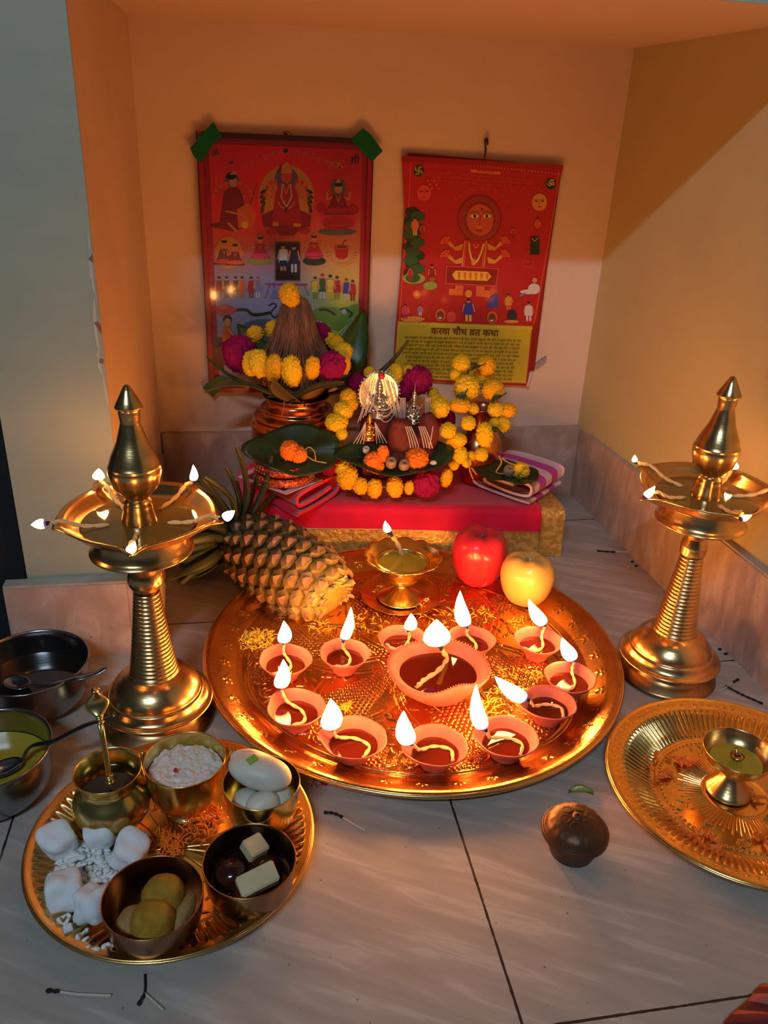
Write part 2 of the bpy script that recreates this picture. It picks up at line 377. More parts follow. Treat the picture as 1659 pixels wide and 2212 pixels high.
def blob(c, r, sub=2, fn=None):
    V, Fs = ico(sub); c = Vector(c); r = Vector(r) if hasattr(r, '__len__') else Vector((r, r, r)); v = []
    for p in V:
        k = 1.0 if fn is None else fn(p)
        v.append((c.x + p.x*r.x*k, c.y + p.y*r.y*k, c.z + p.z*r.z*k))
    return v, Fs
def disc(r, z, n=40, cx=0, cy=0):
    return [(cx + r*math.cos(2*PI*j/n), cy + r*math.sin(2*PI*j/n), z) for j in range(n)], [tuple(range(n))]
def XF(loc=(0, 0, 0), rot=(0, 0, 0), sc=(1, 1, 1)):
    from mathutils import Euler
    return Matrix.Translation(loc) @ Euler(rot).to_matrix().to_4x4() @ Matrix.Diagonal((*sc, 1))
def aim(p, q, roll=0):
    """matrix that carries local +Z onto p->q, origin p"""
    d = Vector(q) - Vector(p); return Matrix.Translation(p) @ d.to_track_quat('Z', 'Y').to_matrix().to_4x4() @ Matrix.Rotation(roll, 4, 'Z')
def copy_tree(o, loc=None, parent=None, rz=None, label=None, sc=None):
    c = o.copy(); COL.objects.link(c)
    if parent is not None: c.parent = parent
    for ch in list(o.children): copy_tree(ch, None, c)
    if loc is not None: c.location = loc
    if rz is not None: c.rotation_euler = (0, 0, rz)
    if sc is not None: c.scale = (sc, sc, sc)
    if label: c['label'] = label
    return c
# ---------------------------------------------------------------- the setting
def quad_prism(pts, z0, z1):
    n = len(pts); v = [(x, y, z0) for x, y in pts] + [(x, y, z1) for x, y in pts]
    f = [tuple(range(n-1, -1, -1)), tuple(range(n, 2*n))] + [(i, (i+1) % n, n + (i+1) % n, n + i) for i in range(n)]
    return v, f
def st(name, shapes, m, label):
    g = G()
    for s in shapes: g.add(s)
    return struct(build(g, name, m, smooth=False), label)
st('floor', [box(-1.6, 1.4, -1.6, 1.75, -.04, 0)], 'floor', 'pinkish grey veined marble floor tiles with dark grout lines')
st('wall_back', [box(-.16, .66, 1.309, 1.36, 0, .85)], 'wall_back', 'painted back wall of the niche')
st('wall_right', [quad_prism([(.597, 1.309), (.6745, -.04), (.74, -.04), (.70, 1.36)], 0, 1.3)], 'wall_right', 'cream right wall of the niche')
st('wall_left', [quad_prism([(-.143, .887), (-.134, 1.309), (-.17, 1.36), (-.17, .887)], 0, .85)], 'wall_left', 'narrow left side wall of the niche')
_pg = G(); _pg.add(box(-.257, -.1432, .885, 1.32, 0, 1.3)); pil = build(_pg, 'wall_front', 'pillar', smooth=False); struct(pil, 'pale green painted pillar left of the niche')
# chipped plaster along the pillar corner
gch = G()
def chip(px0, py0, px1, py1, wpx, mi):
    P = []
    for i in range(9):
        t = i / 8; y = py0 + (py1 - py0) * t; x = px0 + (px1 - px0) * t
        ww = wpx * (math.sin(PI * t) ** .6) * (.75 + .5 * noise.noise(Vector((y*.07, mi, 0))))
        a = wy(x - ww, y, .8846); P.append((a, wy(x + 1.0, y, .8846)))
    v = []; f = []
    for a, b in P: v += [tuple(a), tuple(b), (a.x, .8853, a.z), (b.x, .8853, b.z)]
    for i in range(8):
        k = 4*i; f += [(k, k+1, k+5, k+4), (k, k+4, k+6, k+2)]
    gch.add((v, f), mi)
for a in ((190, 500, 196, 545, 4, 0), (194, 545, 206, 640, 8, 0), (203, 640, 214, 760, 9, 0), (212, 755, 222, 810, 9, 0), (222, 810, 236, 880, 4, 0)): chip(*a)
def chip_flat(pts, mi):
    q = [wy(x, y, .8842) for x, y in pts]; v = [tuple(p) for p in q] + [(p.x, .8852, p.z) for p in q]; n = len(pts)
    gch.add((v, [tuple(range(n))] + [(i, (i+1) % n, n + (i+1) % n, n + i) for i in range(n)]), mi)
chip_flat([(191, 560), (199, 549), (201, 566), (194, 563)], 1)
chip_flat([(203, 697), (213, 696), (219, 708), (219, 722), (210, 708)], 1)
chip_flat([(215, 775), (224, 778), (222, 786), (214, 783)], 1)
struct(build(gch, 'trim_1', [mat('bare_plaster', (.50, .46, .36), .9, bump=.4), mat('exposed_brick', (.25, .10, .07), .9)], smooth=False), 'chipped plaster along the pillar edge')
st('wall_far_shade', [box(-1.3, -.262, .90, 1.3, 0, 1.3)], 'dark', 'near-black block painted as the unlit recess beyond the pillar')  # solid block; the gap's darkness is put into its colour
st('ceiling', [box(-.6, .76, .8505, 1.36, .7265, .80)], mat('ceiling_plaster', (.64, .48, .36), .75, bump=.25, bscale=40), 'plaster underside of the niche slab')
st('trim_2', [box(-.6, .76, .8465, .8504, .7265, .95)], 'slab', 'grey green front face of the slab over the niche')
st('baseboard_back', [box(-.131, .597, 1.297, 1.3088, 0, .1325)], 'skirt', 'marble skirting along the back wall')
st('baseboard_right', [quad_prism([(.597, 1.2965), (.618, .70), (.650, -.04), (.672, -.04), (.6335, .70), (.6005, 1.2965)], 0, .131)], 'skirt', 'marble skirting along the right wall')
st('trim_3', [quad_prism([(.5985, 1.2962), (.6195, .70), (.6515, -.04), (.6725, -.04), (.634, .70), (.601, 1.2962)], .1312, .1345)], 'ledge', 'grey plaster ledge on the right skirting')
st('baseboard_left', [quad_prism([(-.106, .8678), (-.131, 1.2965), (-.1425, 1.2965), (-.1425, .8678)], 0, .100)], 'skirt', 'marble skirting along the left side wall')
st('baseboard_front', [box(-.281, -.1428, .868, .8848, 0, .100)], 'skirt', 'marble skirting at the foot of the pillar')
st('trim_4', [box(-.281, -.107, .8690, .8848, .1002, .1035)], 'ledge', 'grey plaster ledge on the pillar skirting')

# ---------------------------------------------------------------- flames and wicks
def flame(pb, pt, wd, parent, name='flame', flat_=.75):
    pb = Vector(pb); pt = Vector(pt); L = (pt - pb).length; v = []; f = []; at = []; n = 12; k = 14
    side = Vector((pt.x - pb.x, pt.y - pb.y, 0))
    ax = (pt - pb).normalized(); u = ax.cross(Vector((0, 1, 0)));
    if u.length < .2: u = Vector((1, 0, 0))
    u.normalize(); q = ax.cross(u)
    for i in range(k + 1):
        t = i / k; r = wd * .5 * (math.sin(PI * min(1, t ** .62)) ** .8 * (1 - .25 * t) + .10 * (1 - t))
        bend = math.sin(t * PI) * .06 * L
        c = pb + ax * (L * t) + Vector((bend * (1 if side.x >= 0 else -1), 0, 0)) * (1 if L > .012 else 0)
        for j in range(n):
            a = 2 * PI * j / n; v.append(tuple(c + u * math.cos(a) * r + q * math.sin(a) * r * flat_)); at.append(t)
    for i in range(k):
        for j in range(n): f.append((i*n+j, i*n+(j+1) % n, (i+1)*n+(j+1) % n, (i+1)*n+j))
    g = G().add((v, f), attr=at)
    return build(g, name, 'flame', parent, world=True, attrname='height')
def wick(path, r, parent, name='wick', char=.14):
    path = spline(path, 6); n = len(path); g = G(); k = max(2, int(n * (1 - char)))
    # two twisted strands
    for s in (0, PI):
        for a, b, mi in ((0, k, 0), (k - 1, n, 1)):
            P = []
            for i in range(a, b):
                p = Vector(path[i]); t = i * .9 + s; P.append(p + Vector((math.cos(t), math.sin(t), math.sin(t) * .5)) * r * .45)
            if len(P) > 1: g.add(tube(P, r * .75, 6), mi)
    return build(g, name, ['cotton', 'char'], parent, world=True)

# ---------------------------------------------------------------- the big embossed thali
def polar_plate(name, R0, zf, nr, nt, m, parent, thick=.0012, shell=True, rs=None):
    """zf(x,y,r,theta)->height for numpy arrays; a solid sheet with an underside"""
    rr = np.linspace(0.0005, R0, nr) if rs is None else rs; nr = len(rr)
    th = np.linspace(0, 2*PI, nt, endpoint=False); Rg, Tg = np.meshgrid(rr, th, indexing='ij')
    X = Rg*np.cos(Tg); Y = Rg*np.sin(Tg); Z = zf(X, Y, Rg, Tg)
    top = np.stack([X, Y, Z], -1).reshape(-1, 3)
    # coarse underside
    V = [top]; step = 4
    i = np.arange(nr-1)[:, None]; j = np.arange(nt)[None, :]; a = i*nt+j; b = i*nt+(j+1) % nt
    Fq = np.stack([a, b, b+nt, a+nt], -1).reshape(-1, 4)[:, ::1]
    F = [Fq]
    # edge ring and a flat underside
    n0 = len(top); e = top[-nt:].copy(); lo = e.copy(); lo[:, 2] -= thick*2.5; lo[:, :2] *= 1.002
    V.append(lo); inner = lo.copy(); inner[:, :2] *= .80; inner[:, 2] = 0.0; V.append(inner)
    j = np.arange(nt); k = (j+1) % nt; o = (nr-1)*nt
    F.append(np.stack([o+j, o+k, n0+k, n0+j], -1)); F.append(np.stack([n0+j, n0+k, n0+nt+k, n0+nt+j], -1))
    V = np.concatenate(V); F = np.concatenate(F)
    me = bpy.data.meshes.new(name); me.vertices.add(len(V)); me.vertices.foreach_set('co', V.astype(np.float32).ravel())
    me.loops.add(F.size); me.loops.foreach_set('vertex_index', F.astype(np.int32).ravel())
    me.polygons.add(len(F)); me.polygons.foreach_set('loop_start', np.arange(0, F.size, 4, dtype=np.int32)); me.polygons.foreach_set('loop_total', np.full(len(F), 4, np.int32))
    me.update(calc_edges=True); me.polygons.foreach_set('use_smooth', [True]*len(F)); me.materials.append(MT[m]); me.validate()
    return link(name, me, parent)
def stroke(Z, X, Y, x0, y0, x1, y1, w_, h):
    dx, dy = x1-x0, y1-y0; L2 = dx*dx+dy*dy+1e-12
    box_ = (X > min(x0, x1)-w_*2) & (X < max(x0, x1)+w_*2) & (Y > min(y0, y1)-w_*2) & (Y < max(y0, y1)+w_*2)
    if not box_.any(): return
    xx = X[box_]; yy = Y[box_]; t = np.clip(((xx-x0)*dx+(yy-y0)*dy)/L2, 0, 1)
    d = np.hypot(xx-x0-t*dx, yy-y0-t*dy)/w_; Z[box_] = np.maximum(Z[box_], h*np.clip(1-d*d, 0, 1))
def arc_strokes(Z, X, Y, cx, cy, r, a0, a1, w_, h, n=14):
    for i in range(n):
        p = a0+(a1-a0)*i/n; q = a0+(a1-a0)*(i+1)/n
        stroke(Z, X, Y, cx+r*math.cos(p), cy+r*math.sin(p), cx+r*math.cos(q), cy+r*math.sin(q), w_, h)
def beads(Z, X, Y, mask, sp, rad, h):
    a = sp; b = sp*.866; row = np.round(Y/b); cx = (np.round(X/a-.5*(row % 2))+.5*(row % 2))*a; cy = row*b
    d = np.hypot(X-cx, Y-cy)/rad; Z[mask] = np.maximum(Z[mask], (h*np.sqrt(np.clip(1-d*d, 0, 1)))[mask])
TC = (.1997, .8189); TR = .2546
def thali_z(X, Y, R, T):
    rnd = random.Random(5)
    base = np.interp(R, [0, .207, .211, .218, .236, .248, .2525, .2546], [.0032, .0032, .0034, .006, .0175, .0235, .0248, .0236])
    E_ = np.zeros_like(X)
    # petals of the central rosette: arcs of six large circles
    for k in range(6):
        a = k*PI/3+.2
        arc_strokes(E_, X, Y, .105*math.cos(a), .105*math.sin(a), .105, 0, 2*PI, .0012, .0011, 60)
        arc_strokes(E_, X, Y, .105*math.cos(a), .105*math.sin(a), .098, 0, 2*PI, .0008, .0008, 60)
    A6 = (T-.2+PI/6) % (PI/3)-PI/6
    lens = (np.abs(A6) < .26*np.sin(np.clip(R/.18, 0, 1)*PI)) & (R < .17)
    between = (np.abs(A6) > .30) & (R > .03) & (R < .165)
    beads(E_, X, Y, between, .0062, .0024, .0013)
    ring = (R > .170) & (R < .203) & ((T*18/PI).astype(int) % 3 == 0)
    beads(E_, X, Y, ring, .0056, .0022, .0013)
    # leaf strokes between the beads
    for k in range(520):
        a = rnd.uniform(0, 2*PI); r = .205*math.sqrt(rnd.uniform(.02, 1)); ln = rnd.uniform(.006, .016)
        d = a+rnd.choice((.5, -.5, 1.2, -1.2, PI/2))
        x, y = r*math.cos(a), r*math.sin(a)
        if math.hypot(x+ln*math.cos(d), y+ln*math.sin(d)) > .204: continue
        stroke(E_, X, Y, x, y, x+ln*math.cos(d), y+ln*math.sin(d), rnd.uniform(.0010, .0018), .0014)
    for k in range(46):
        a = 2*PI*k/46; cx, cy = .188*math.cos(a), .188*math.sin(a)
        arc_strokes(E_, X, Y, cx, cy, .009, a-1.8, a+1.8, .0013, .0016, 8)
        arc_strokes(E_, X, Y, cx, cy, .0045, a-2.4, a+1.0, .0011, .0014, 6)
    arc_strokes(E_, X, Y, 0, 0, .205, 0, 2*PI, .0016, .0012, 90)
    # little five-petal flowers round the rim
    for k in range(40):
        a = 2*PI*k/40; cx, cy = .2305*math.cos(a), .2305*math.sin(a)
        for q in range(5):
            b = a+2*PI*q/5; stroke(E_, X, Y, cx+.0022*math.cos(b), cy+.0022*math.sin(b), cx+.0058*math.cos(b), cy+.0058*math.sin(b), .0014, .0010)
    return base+E_*1.35
big_thali = thing('brass_thali', 'large round embossed brass tray carrying the clay lamps', 'tray', (*TC, 0))
rs = np.concatenate([np.linspace(.001, .205, 215), np.linspace(.206, .2546, 60)])
polar_plate('plate', TR, thali_z, 0, 1300, 'thali', big_thali, rs=rs)
g = G(); g.add(lathe([(TR + .0022*math.cos(a), .0212 + .0026*math.sin(a)) for a in np.linspace(0, 2*PI, 11)], 160)); build(g, 'rolled_rim', 'ring', big_thali)

# ---------------------------------------------------------------- clay lamps (diyas)
def clay_profile(R, H, rb):
    return [(0.001, .002), (rb*.9, .001), (rb, 0), (rb*1.02, .003), (rb*1.25, H*.35), (R*.86, H*.75), (R*.97, H*.95), (R, H), (R*.965, H+.0006), (R*.91, H*.93), (R*.78, H*.66), (R*.55, H*.36), (R*.3, H*.25), (0.001, H*.22)]
def pinch(ang, amt, lift):
    def fn(t, i, r, z):
        d = (t-ang+PI) % (2*PI)-PI; k = math.exp(-(d/.42)**2)*(r/.03)*(1 if i > 4 else .3)
        wob = 1+.02*math.sin(3*t+ang)+.012*math.sin(7*t+2*ang)
        return (r*wob+amt*k, z+lift*k*(1 if 5 <= i <= 9 else 0))
    return fn
DIYAS = [ # rim centre px, wick tip px, flame tip px, flame width m, label
 ((616,1424),(612,1388),(613,1341),.0150,'small red clay lamp left of the tray, behind another, short upright flame'),
 ((745,1410),(741,1384),(758,1311),.0125,'small red clay lamp with tall thin flame leaning right, below the pineapple'),
 ((868,1378),(884,1360),(888,1325),.0145,'small red clay lamp with the shortest flame, just behind the large clay lamp'),
 ((1018,1380),(1008,1354),(994,1276),.0170,'small red clay lamp with tall pointed flame, behind right side of the large clay lamp'),
 ((1163,1382),(1178,1350),(1142,1294),.0150,'small red clay lamp in front of the yellow apple, flame leaning left over it'),
 ((1232,1462),(1241,1425),(1214,1377),.0150,'small red clay lamp nearest the right rim of the tray'),
 ((1186,1517),(1138,1512),(1069,1461),.0155,'small red clay lamp with flame blown far to the left towards the large lamp'),
 ((1096,1590),(1045,1577),(1029,1478),.0150,'small red clay lamp at front right with long thin upright flame'),
 ((943,1609),(884,1607),(872,1535),.0175,'small red clay lamp nearest the front rim of the tray'),
 ((765,1592),(712,1574),(714,1509),.0200,'small red clay lamp at front left with a broad bright flame'),
 ((640,1527),(604,1486),(612,1424),.0155,'small red clay lamp at left front of the tray with curling double wick'),
]
DIYA_R = [.0315,.0305,.030,.0305,.0305,.0305,.0305,.033,.0325,.0340,.0320]
for (c, wt, ft, fw, lab), R in zip(DIYAS, DIYA_R):
    H = .026; C = fz(*c, H+.0035); t = thing('clay_lamp', lab, 'clay lamp', (C.x, C.y, .0037), 'small clay lamps on the big tray')
    W = fz(*wt, .0345); d = Vector((W.x-C.x, W.y-C.y)); ang = math.atan2(d.y, d.x)
    g = G().add(lathe(clay_profile(R, H, R*.46), 56, pinch(ang, .004, -.0015))); build(g, 'bowl', 'clay', t)
    oz = H*.60; g = G().add(disc(R*.735, oz, 40)); build(g, 'oil', 'oil', t)
    if d.length > R*1.02: d = d.normalized()*R*1.02
    tipx = C + Vector((d.x, d.y, 0)); tip = Vector((tipx.x, tipx.y, .036)); W2 = wy(*wt, tip.y)
    tip = W2 if abs(W2.z-.036) < .008 else tip
    od = d.normalized(); sd = Vector((-od.y, od.x)); a = C.copy(); a.z = .0037+oz
    rr = R*.6
    P = [a+Vector((-od.x*rr*.7+sd.x*rr*.8, -od.y*rr*.7+sd.y*rr*.8, .001)), a+Vector((-od.x*rr*.8, -od.y*rr*.8, .0015)), a+Vector((-sd.x*rr*.35, -sd.y*rr*.35, .002)),
         a+Vector((od.x*rr*.9, od.y*rr*.9, .006)), Vector((tip.x-od.x*.004, tip.y-od.y*.004, tip.z-.0015)), tip]
    wk = wick(P, .0018, t); ft3 = wy(*ft, tip.y); flame(tip-Vector((0, 0, .001)), ft3, fw*1.12, wk)
# the large one
C = fz(948, 1437, .0445); BR = .0585
t = thing('clay_lamp', 'large wavy-rimmed red clay lamp in the middle of the big tray', 'clay lamp', (C.x, C.y, .0037))
def bigf(tt, i, r, z):
    k = max(0, math.sin(2*tt+.3))*.0
    f_ = r/BR; front = math.exp(-((tt+PI/2-.25+PI) % (2*PI)-PI)**2/.25); back = math.exp(-(((tt-PI/2-.1)+PI) % (2*PI)-PI)**2/.30)
    hi = 1 if 4 <= i <= 12 else 0
    return (r*(1-.17*front*f_*hi-.10*back*f_*hi), z+hi*f_*(.006*front-.001*back)-.002*hi*f_*abs(math.cos(tt)))
prof = [(.001, .002), (.022, 0), (.026, .002), (.036, .010), (.050, .024), (.0575, .036), (BR, .0405), (BR*.985, .0415), (BR*.93, .0395), (BR*.80, .035), (.042, .022), (.03, .012), (.001, .009)]
g = G().add(lathe(prof, 72, bigf))
for k in range(90):   # nicked edge
    a = 2*PI*k/90; r, z = bigf(a, 6, BR, .0408); g.add(box(-.0005, .0005, -.0022, .0022, -.0005, .0008), 0, XF((r*.992*math.cos(a), r*.992*math.sin(a), z), (0, 0, a-PI/2)))
build(g, 'bowl', 'clay', t)
def oilf(tt, i, r, z): return bigf(tt, 6, r, z)[0], z
v, f = lathe([(.0455, .0285), (.001, .0285)], 60, lambda tt, i, r, z: (bigf(tt, 6, r, z)[0] if i == 0 else r, z)); build(G().add((v, f)), 'oil', 'oil', t)
tip = wy(948, 1392, C.y+.012); a = fz(965, 1425, .033); b = fz(900, 1485, .0325)
wk = wick([b, fz(915, 1470, .0325), fz(945, 1450, .0325), a, wy(955, 1405, C.y+.014), tip], .0028, t)
flame(tip, wy(943, 1338, tip.y), .032, wk)

# ---------------------------------------------------------------- tall brass oil lamps
OUTL = [(.0004, .3815), (.0030, .3800), (.0128, .3612), (.0130, .3600), (.0100, .3585), (.0102, .3560), (.0092, .3460), (.0095, .3440), (.0143, .3269), (.0208, .3130), (.0240, .3035),
        (.0246, .3028), (.0240, .3022), (.0249, .3000), (.0249, .2950), (.0218, .2820), (.0145, .2735), (.0108, .2695), (.0112, .2680), (.0135, .2650), (.0130, .2635), (.0140, .2610), (.0142, .2560), (.0168, .2450), (.0170, .2370)]
def dense(prof, per=3):
    out = []
    for i in range(len(prof)-1):
        (a, b), (c, d) = prof[i], prof[i+1]; L = math.hypot(c-a, d-b); n = per if L > .006 else 1
        for k in range(n): out.append((a+(c-a)*k/n, b+(d-b)*k/n))
    out.append(prof[-1]); return out
def brass_lamp(label, ax, ay, tips, flames, ball, m='brass', flaremat='brass', stemkind=0):
    t = thing('brass_oil_lamp', label, 'oil lamp', (ax, ay, 0))
    # base: stand ring + domed skirt
    g = G().add(lathe([(.001, .001), (.058, .001), (.0598, .0), (.0605, .0018), (.058, .005), (.050, .010), (.044, .015), (.0435, .020), (.046, .023)], 80)); build(g, 'foot', 'brass_dark', t)
    sk = [(.046, .0225), (.056, .0248), (.0600, .0268), (.0605, .0282), (.0590, .0295), (.0560, .0305), (.0530, .0335), (.0500, .0395), (.0480, .0400), (.0460, .0460), (.0400, .0545), (.0330, .0605), (.0262, .0640), (.0258, .0660), (.024, .0665)]
    build(G().add(lathe(spline(sk, 3), 80)), 'skirt', m, t)
    # ringed shaft
    P = []; n = 22; z0, z1, r0, r1 = .0640, .1640 if ball else .1675, .0252, .0125
    for i in range(n):
        for k in range(6):
            q = (i + k/6)/n; z = z0+(z1-z0)*q; r = r0+(r1-r0)*q**.85; P.append((r-.0013+.0022*math.sin(PI*k/6)**.7, z))
    build(G().add(lathe(P, 64)), 'shaft', m, t)
    if ball: kn = [(.0118, .1635), (.0122, .1650), (.0150, .1690), (.0176, .1745), (.0182, .1800), (.0165, .1870), (.0125, .1920), (.0118, .1940), (.0130, .1980), (.013, .215)]
    else: kn = [(.0118, .1670), (.0145, .1700), (.0150, .1790), (.0150, .1810), (.0125, .1900), (.0105, .1930), (.0115, .1950), (.0105, .1965), (.012, .200), (.013, .215)]
    build(G().add(lathe(spline(kn, 4), 56)), 'knob', m, t)
    fl_ = [(.012, .214), (.040, .2135), (.0490, .2120), (.0508, .2132), (.0495, .2150), (.0470, .2175), (.0450, .2230), (.0440, .2290), (.0435, .2330)]
    build(G().add(lathe(spline(fl_, 3), 80)), 'collar', flaremat, t)
    # bowl with five spouts
    angs = [math.atan2(p.y-ay, p.x-ax) for p in tips]; rad = [math.hypot(p.x-ax, p.y-ay) for p in tips]
    R0 = .0735
    def br(tt, i, r, z):
        e = 0; tr = 0; shoulder = 0
        for a_, ra in zip(angs, rad):
            d = (tt-a_+PI) % (2*PI)-PI
            e += (ra-R0)*math.exp(-abs(d/.105)**1.5); shoulder += .0035*math.exp(-(d/.30)**2); tr += math.exp(-(d/.10)**2)
        q = max(0, min(1, (r-.045)/(R0-.045)))
        rr = r+(e+shoulder)*q**1.6
        lip = (.0030*tr+.001*min(1, shoulder/.0035))*q**3
        return rr, z-lip
    prof = [(.0435, .2325), (.050, .2345), (.060, .240), (.068, .2490), (R0, .2535), (R0*.995, .2548), (.0675, .2525), (.0655, .2490), (.060, .2440), (.050, .2405), (.040, .2392), (.012, .2388)]
    build(G().add(lathe(dense(prof, 3), 220, br)), 'bowl', m, t)
    build(G().add(lathe([(.0555, .2432), (.010, .2432)], 64)), 'oil', 'oil_gold', t)
    build(G().add(lathe(dense(OUTL, 3), 64)), 'finial', m, t)
    for (pb, pt, fw), a_ in zip(flames, angs):
        if pb is None: continue
        pb = Vector(pb); c, s = math.cos(a_), math.sin(a_); w0 = Vector((ax+.030*c, ay+.030*s, .2445))
        w1 = Vector((ax+.052*c, ay+.052*s, .2475)); w2 = Vector((ax+.070*c, ay+.070*s, .2560))
        wk = wick([w0, w1, w2, pb.lerp(w2, .35), pb], .0021, t, char=.1); flame(pb, pt, fw, wk, flat_=.9)
    return t
def tip_at(px, py, z=.2535): return fz(px, py, z)
Lx, Ly = -.1032, .7417
lt = [tip_at(118, 1134), tip_at(281, 1192), tip_at(476, 1121), tip_at(421, 1042), tip_at(206, 1038)]
def fpx(bx, by, tx, ty, z, wd):
    b = fz(bx, by, z); return (b, wy(tx, ty, b.y), wd)
lf = [fpx(100, 1131, 67, 1134, .258, .0095), fpx(278, 1194, 291, 1169, .255, .0085), fpx(481, 1121, 507, 1103, .258, .0095), fpx(417, 1040, 417, 1004, .258, .0085), fpx(211, 1036, 213, 1012, .260, .0120)]
brass_lamp('tall brass oil lamp on the left, with five lit wicks and a round knob', Lx, Ly, lt, lf, True)
Rx, Ry = .5111, .7562
rt = [tip_at(1388, 1072), tip_at(1604, 1114), tip_at(1695, 1062), tip_at(1590, 1012), tip_at(1384, 1004)]
rf = [fpx(1392, 1075, 1415, 1050, .256, .0085), fpx(1600, 1122, 1624, 1113, .255, .0065), fpx(1712, 1064, 1720, 1030, .258, .010), fpx(1587, 1014, 1588, 996, .258, .009), fpx(1371, 998, 1371, 983, .260, .0065)]
brass_lamp('tall brass oil lamp on the right, beside the cream wall', Rx, Ry, rt, rf, False)

# ---------------------------------------------------------------- petal-rimmed brass lamp on a saucer
A = fz(865, 1288, .008); t = thing('pedestal_lamp', 'brass pedestal lamp with petal rim and one flame, back of the big tray', 'oil lamp', (A.x, A.y, .0037))
def pet(tt, i, r, z):
    k = abs(math.sin(6*tt)); q = max(0, (r-.034)/.022); return r-(1-k)*.0045*q, z+(.002*k-.0015)*q
pr = [(.001, .026), (.012, .027), (.024, .034), (.032, .044), (.036, .055), (.044, .063), (.0545, .0685), (.0550, .0700), (.052, .0697), (.044, .0660), (.0370, .0615), (.0355, .0625), (.0340, .0610), (.0335, .056), (.028, .046), (.016, .037), (.001, .034)]
build(G().add(lathe(dense(pr, 3), 168, pet)), 'bowl', 'brass_yellow', t)
build(G().add(lathe([(.0335, .0565), (.001, .0565)], 40)), 'oil', 'ghee', t)
build(G().add(lathe(spline([(.033, .004), (.0335, .0055), (.030, .008), (.018, .014), (.0085, .020), (.0068, .023), (.008, .026), (.012, .028)], 4), 48)), 'stem', 'brass_yellow', t)
def scal(tt, i, r, z): return r*(1+.03*abs(math.sin(4*tt))*(r > .03)), z
build(G().add(lathe([(.001, .0008), (.036, .0008), (.048, .004), (.0555, .0085), (.0562, .0095), (.0545, .0092), (.046, .0055), (.034, .0025), (.001, .0022)], 128, scal)), 'saucer', 'thali', t)
b = fz(868, 1196, .0607); tp = wy(840, 1149, b.y+.004)
wk = wick([b+Vector((0, 0, -.004)), b, b.lerp(tp, .5)+Vector((.002, 0, 0)), tp], .0032, t, char=.1); flame(tp-Vector((0, 0, .001)), wy(832, 1125, tp.y), .0105, wk)

# ---------------------------------------------------------------- small plates
def flute_plate(name, lab, cx, cy, R, H, m, flutes, extra, cat='tray'):
    t = thing(name, lab, cat, (cx, cy, 0))
    def zf(X, Y, Rg, T):
        s = R/.13
        base = np.interp(Rg, [0, .080*s, .083*s, .092*s, .108*s, .115*s, .126*s, .1285*s, .130*s], [.002, .002, .0028, .0065, H*.74, H*.85, H*.95, H, H*.93])
        if flutes < 100: base = np.interp(Rg, [0, .086*s, .090*s, .098*s, .117*s, .122*s, .1275*s, .1292*s, .130*s], [.002, .002, .0028, .0060, H*.80, H*.93, H*.97, H, H*.93])
        fl = np.clip(1-np.abs((Rg-(.106 if flutes < 100 else .098)*s)/(.0165*s))**4, 0, 1); base = base+fl*(.0021 if flutes < 100 else .0019)*np.cos(T*flutes)
        E_ = np.zeros_like(X); extra(E_, X, Y, Rg, T, s); return base+E_
    polar_plate('plate', R, zf, 170, 1000, m, t, thick=.001)
    build(G().add(lathe([(R+.0012*math.cos(a), H*.93-.001+.0014*math.sin(a)) for a in np.linspace(0, 2*PI, 9)], 120)), 'rolled_rim', 'ring', t)
    return t
def ex_left(E_, X, Y, R, T, s):
    rnd = random.Random(3)
    for k in range(24):
        a = 2*PI*k/24; stroke(E_, X, Y, .012*math.cos(a), .012*math.sin(a), .05*math.cos(a), .05*math.sin(a), .0011, .0007)
    for k in range(90):
        a = rnd.uniform(0, 2*PI); r = rnd.uniform(.05, .083); d = rnd.uniform(0, 6); stroke(E_, X, Y, r*math.cos(a), r*math.sin(a), r*math.cos(a)+.005*math.cos(d), r*math.sin(a)+.005*math.sin(d), .0009, .0007)
flute_plate('brass_plate', 'round fluted brass plate on the floor holding sweets and small bowls', -.0745, .5550, .1255, .021, 'plate_brass', 84, ex_left)
def ex_right(E_, X, Y, R, T, s):
    for k in range(84):
        a = 2*PI*k/84; r0, r1 = .034, .058 if k % 2 else .052
        stroke(E_, X, Y, r0*math.cos(a), r0*math.sin(a), r1*math.cos(a), r1*math.sin(a), .0010, .0010)
    arc_strokes(E_, X, Y, 0, 0, .031, 0, 2*PI, .0012, .0009, 60); arc_strokes(E_, X, Y, 0, 0, .0795, 0, 2*PI, .0010, .0008, 90)
    for k in range(90):
        a = 2*PI*k/90; stroke(E_, X, Y, .0755*math.cos(a), .0755*math.sin(a), .0757*math.cos(a), .0757*math.sin(a), .0018, .0011)
        a += .03; stroke(E_, X, Y, .121*math.cos(a), .121*math.sin(a), .1215*math.cos(a+.01), .1215*math.sin(a+.01), .0013, .0008)
        if k % 2: stroke(E_, X, Y, .1245*math.cos(a), .1245*math.sin(a), .125*math.cos(a+.02), .125*math.sin(a+.02), .0009, .0006)
    rnd = random.Random(9)
    for k in range(12):   # raised emblems round the floor of the plate
        a = 2*PI*k/12+.1
        for q in range(9):
            b = rnd.uniform(0, 2*PI); x, y = .066*math.cos(a)+.0065*math.cos(b), .066*math.sin(a)+.0055*math.sin(b)
            c = b+1.6; stroke(E_, X, Y, x, y, x+.004*math.cos(c), y+.004*math.sin(c), .0010, .0011)
flute_plate('brass_plate', 'round golden plate with embossed sun rays and scattered petals, cut off at the right edge', .4834, .5498, .1323, .021, 'gold_plate', 110, ex_right)
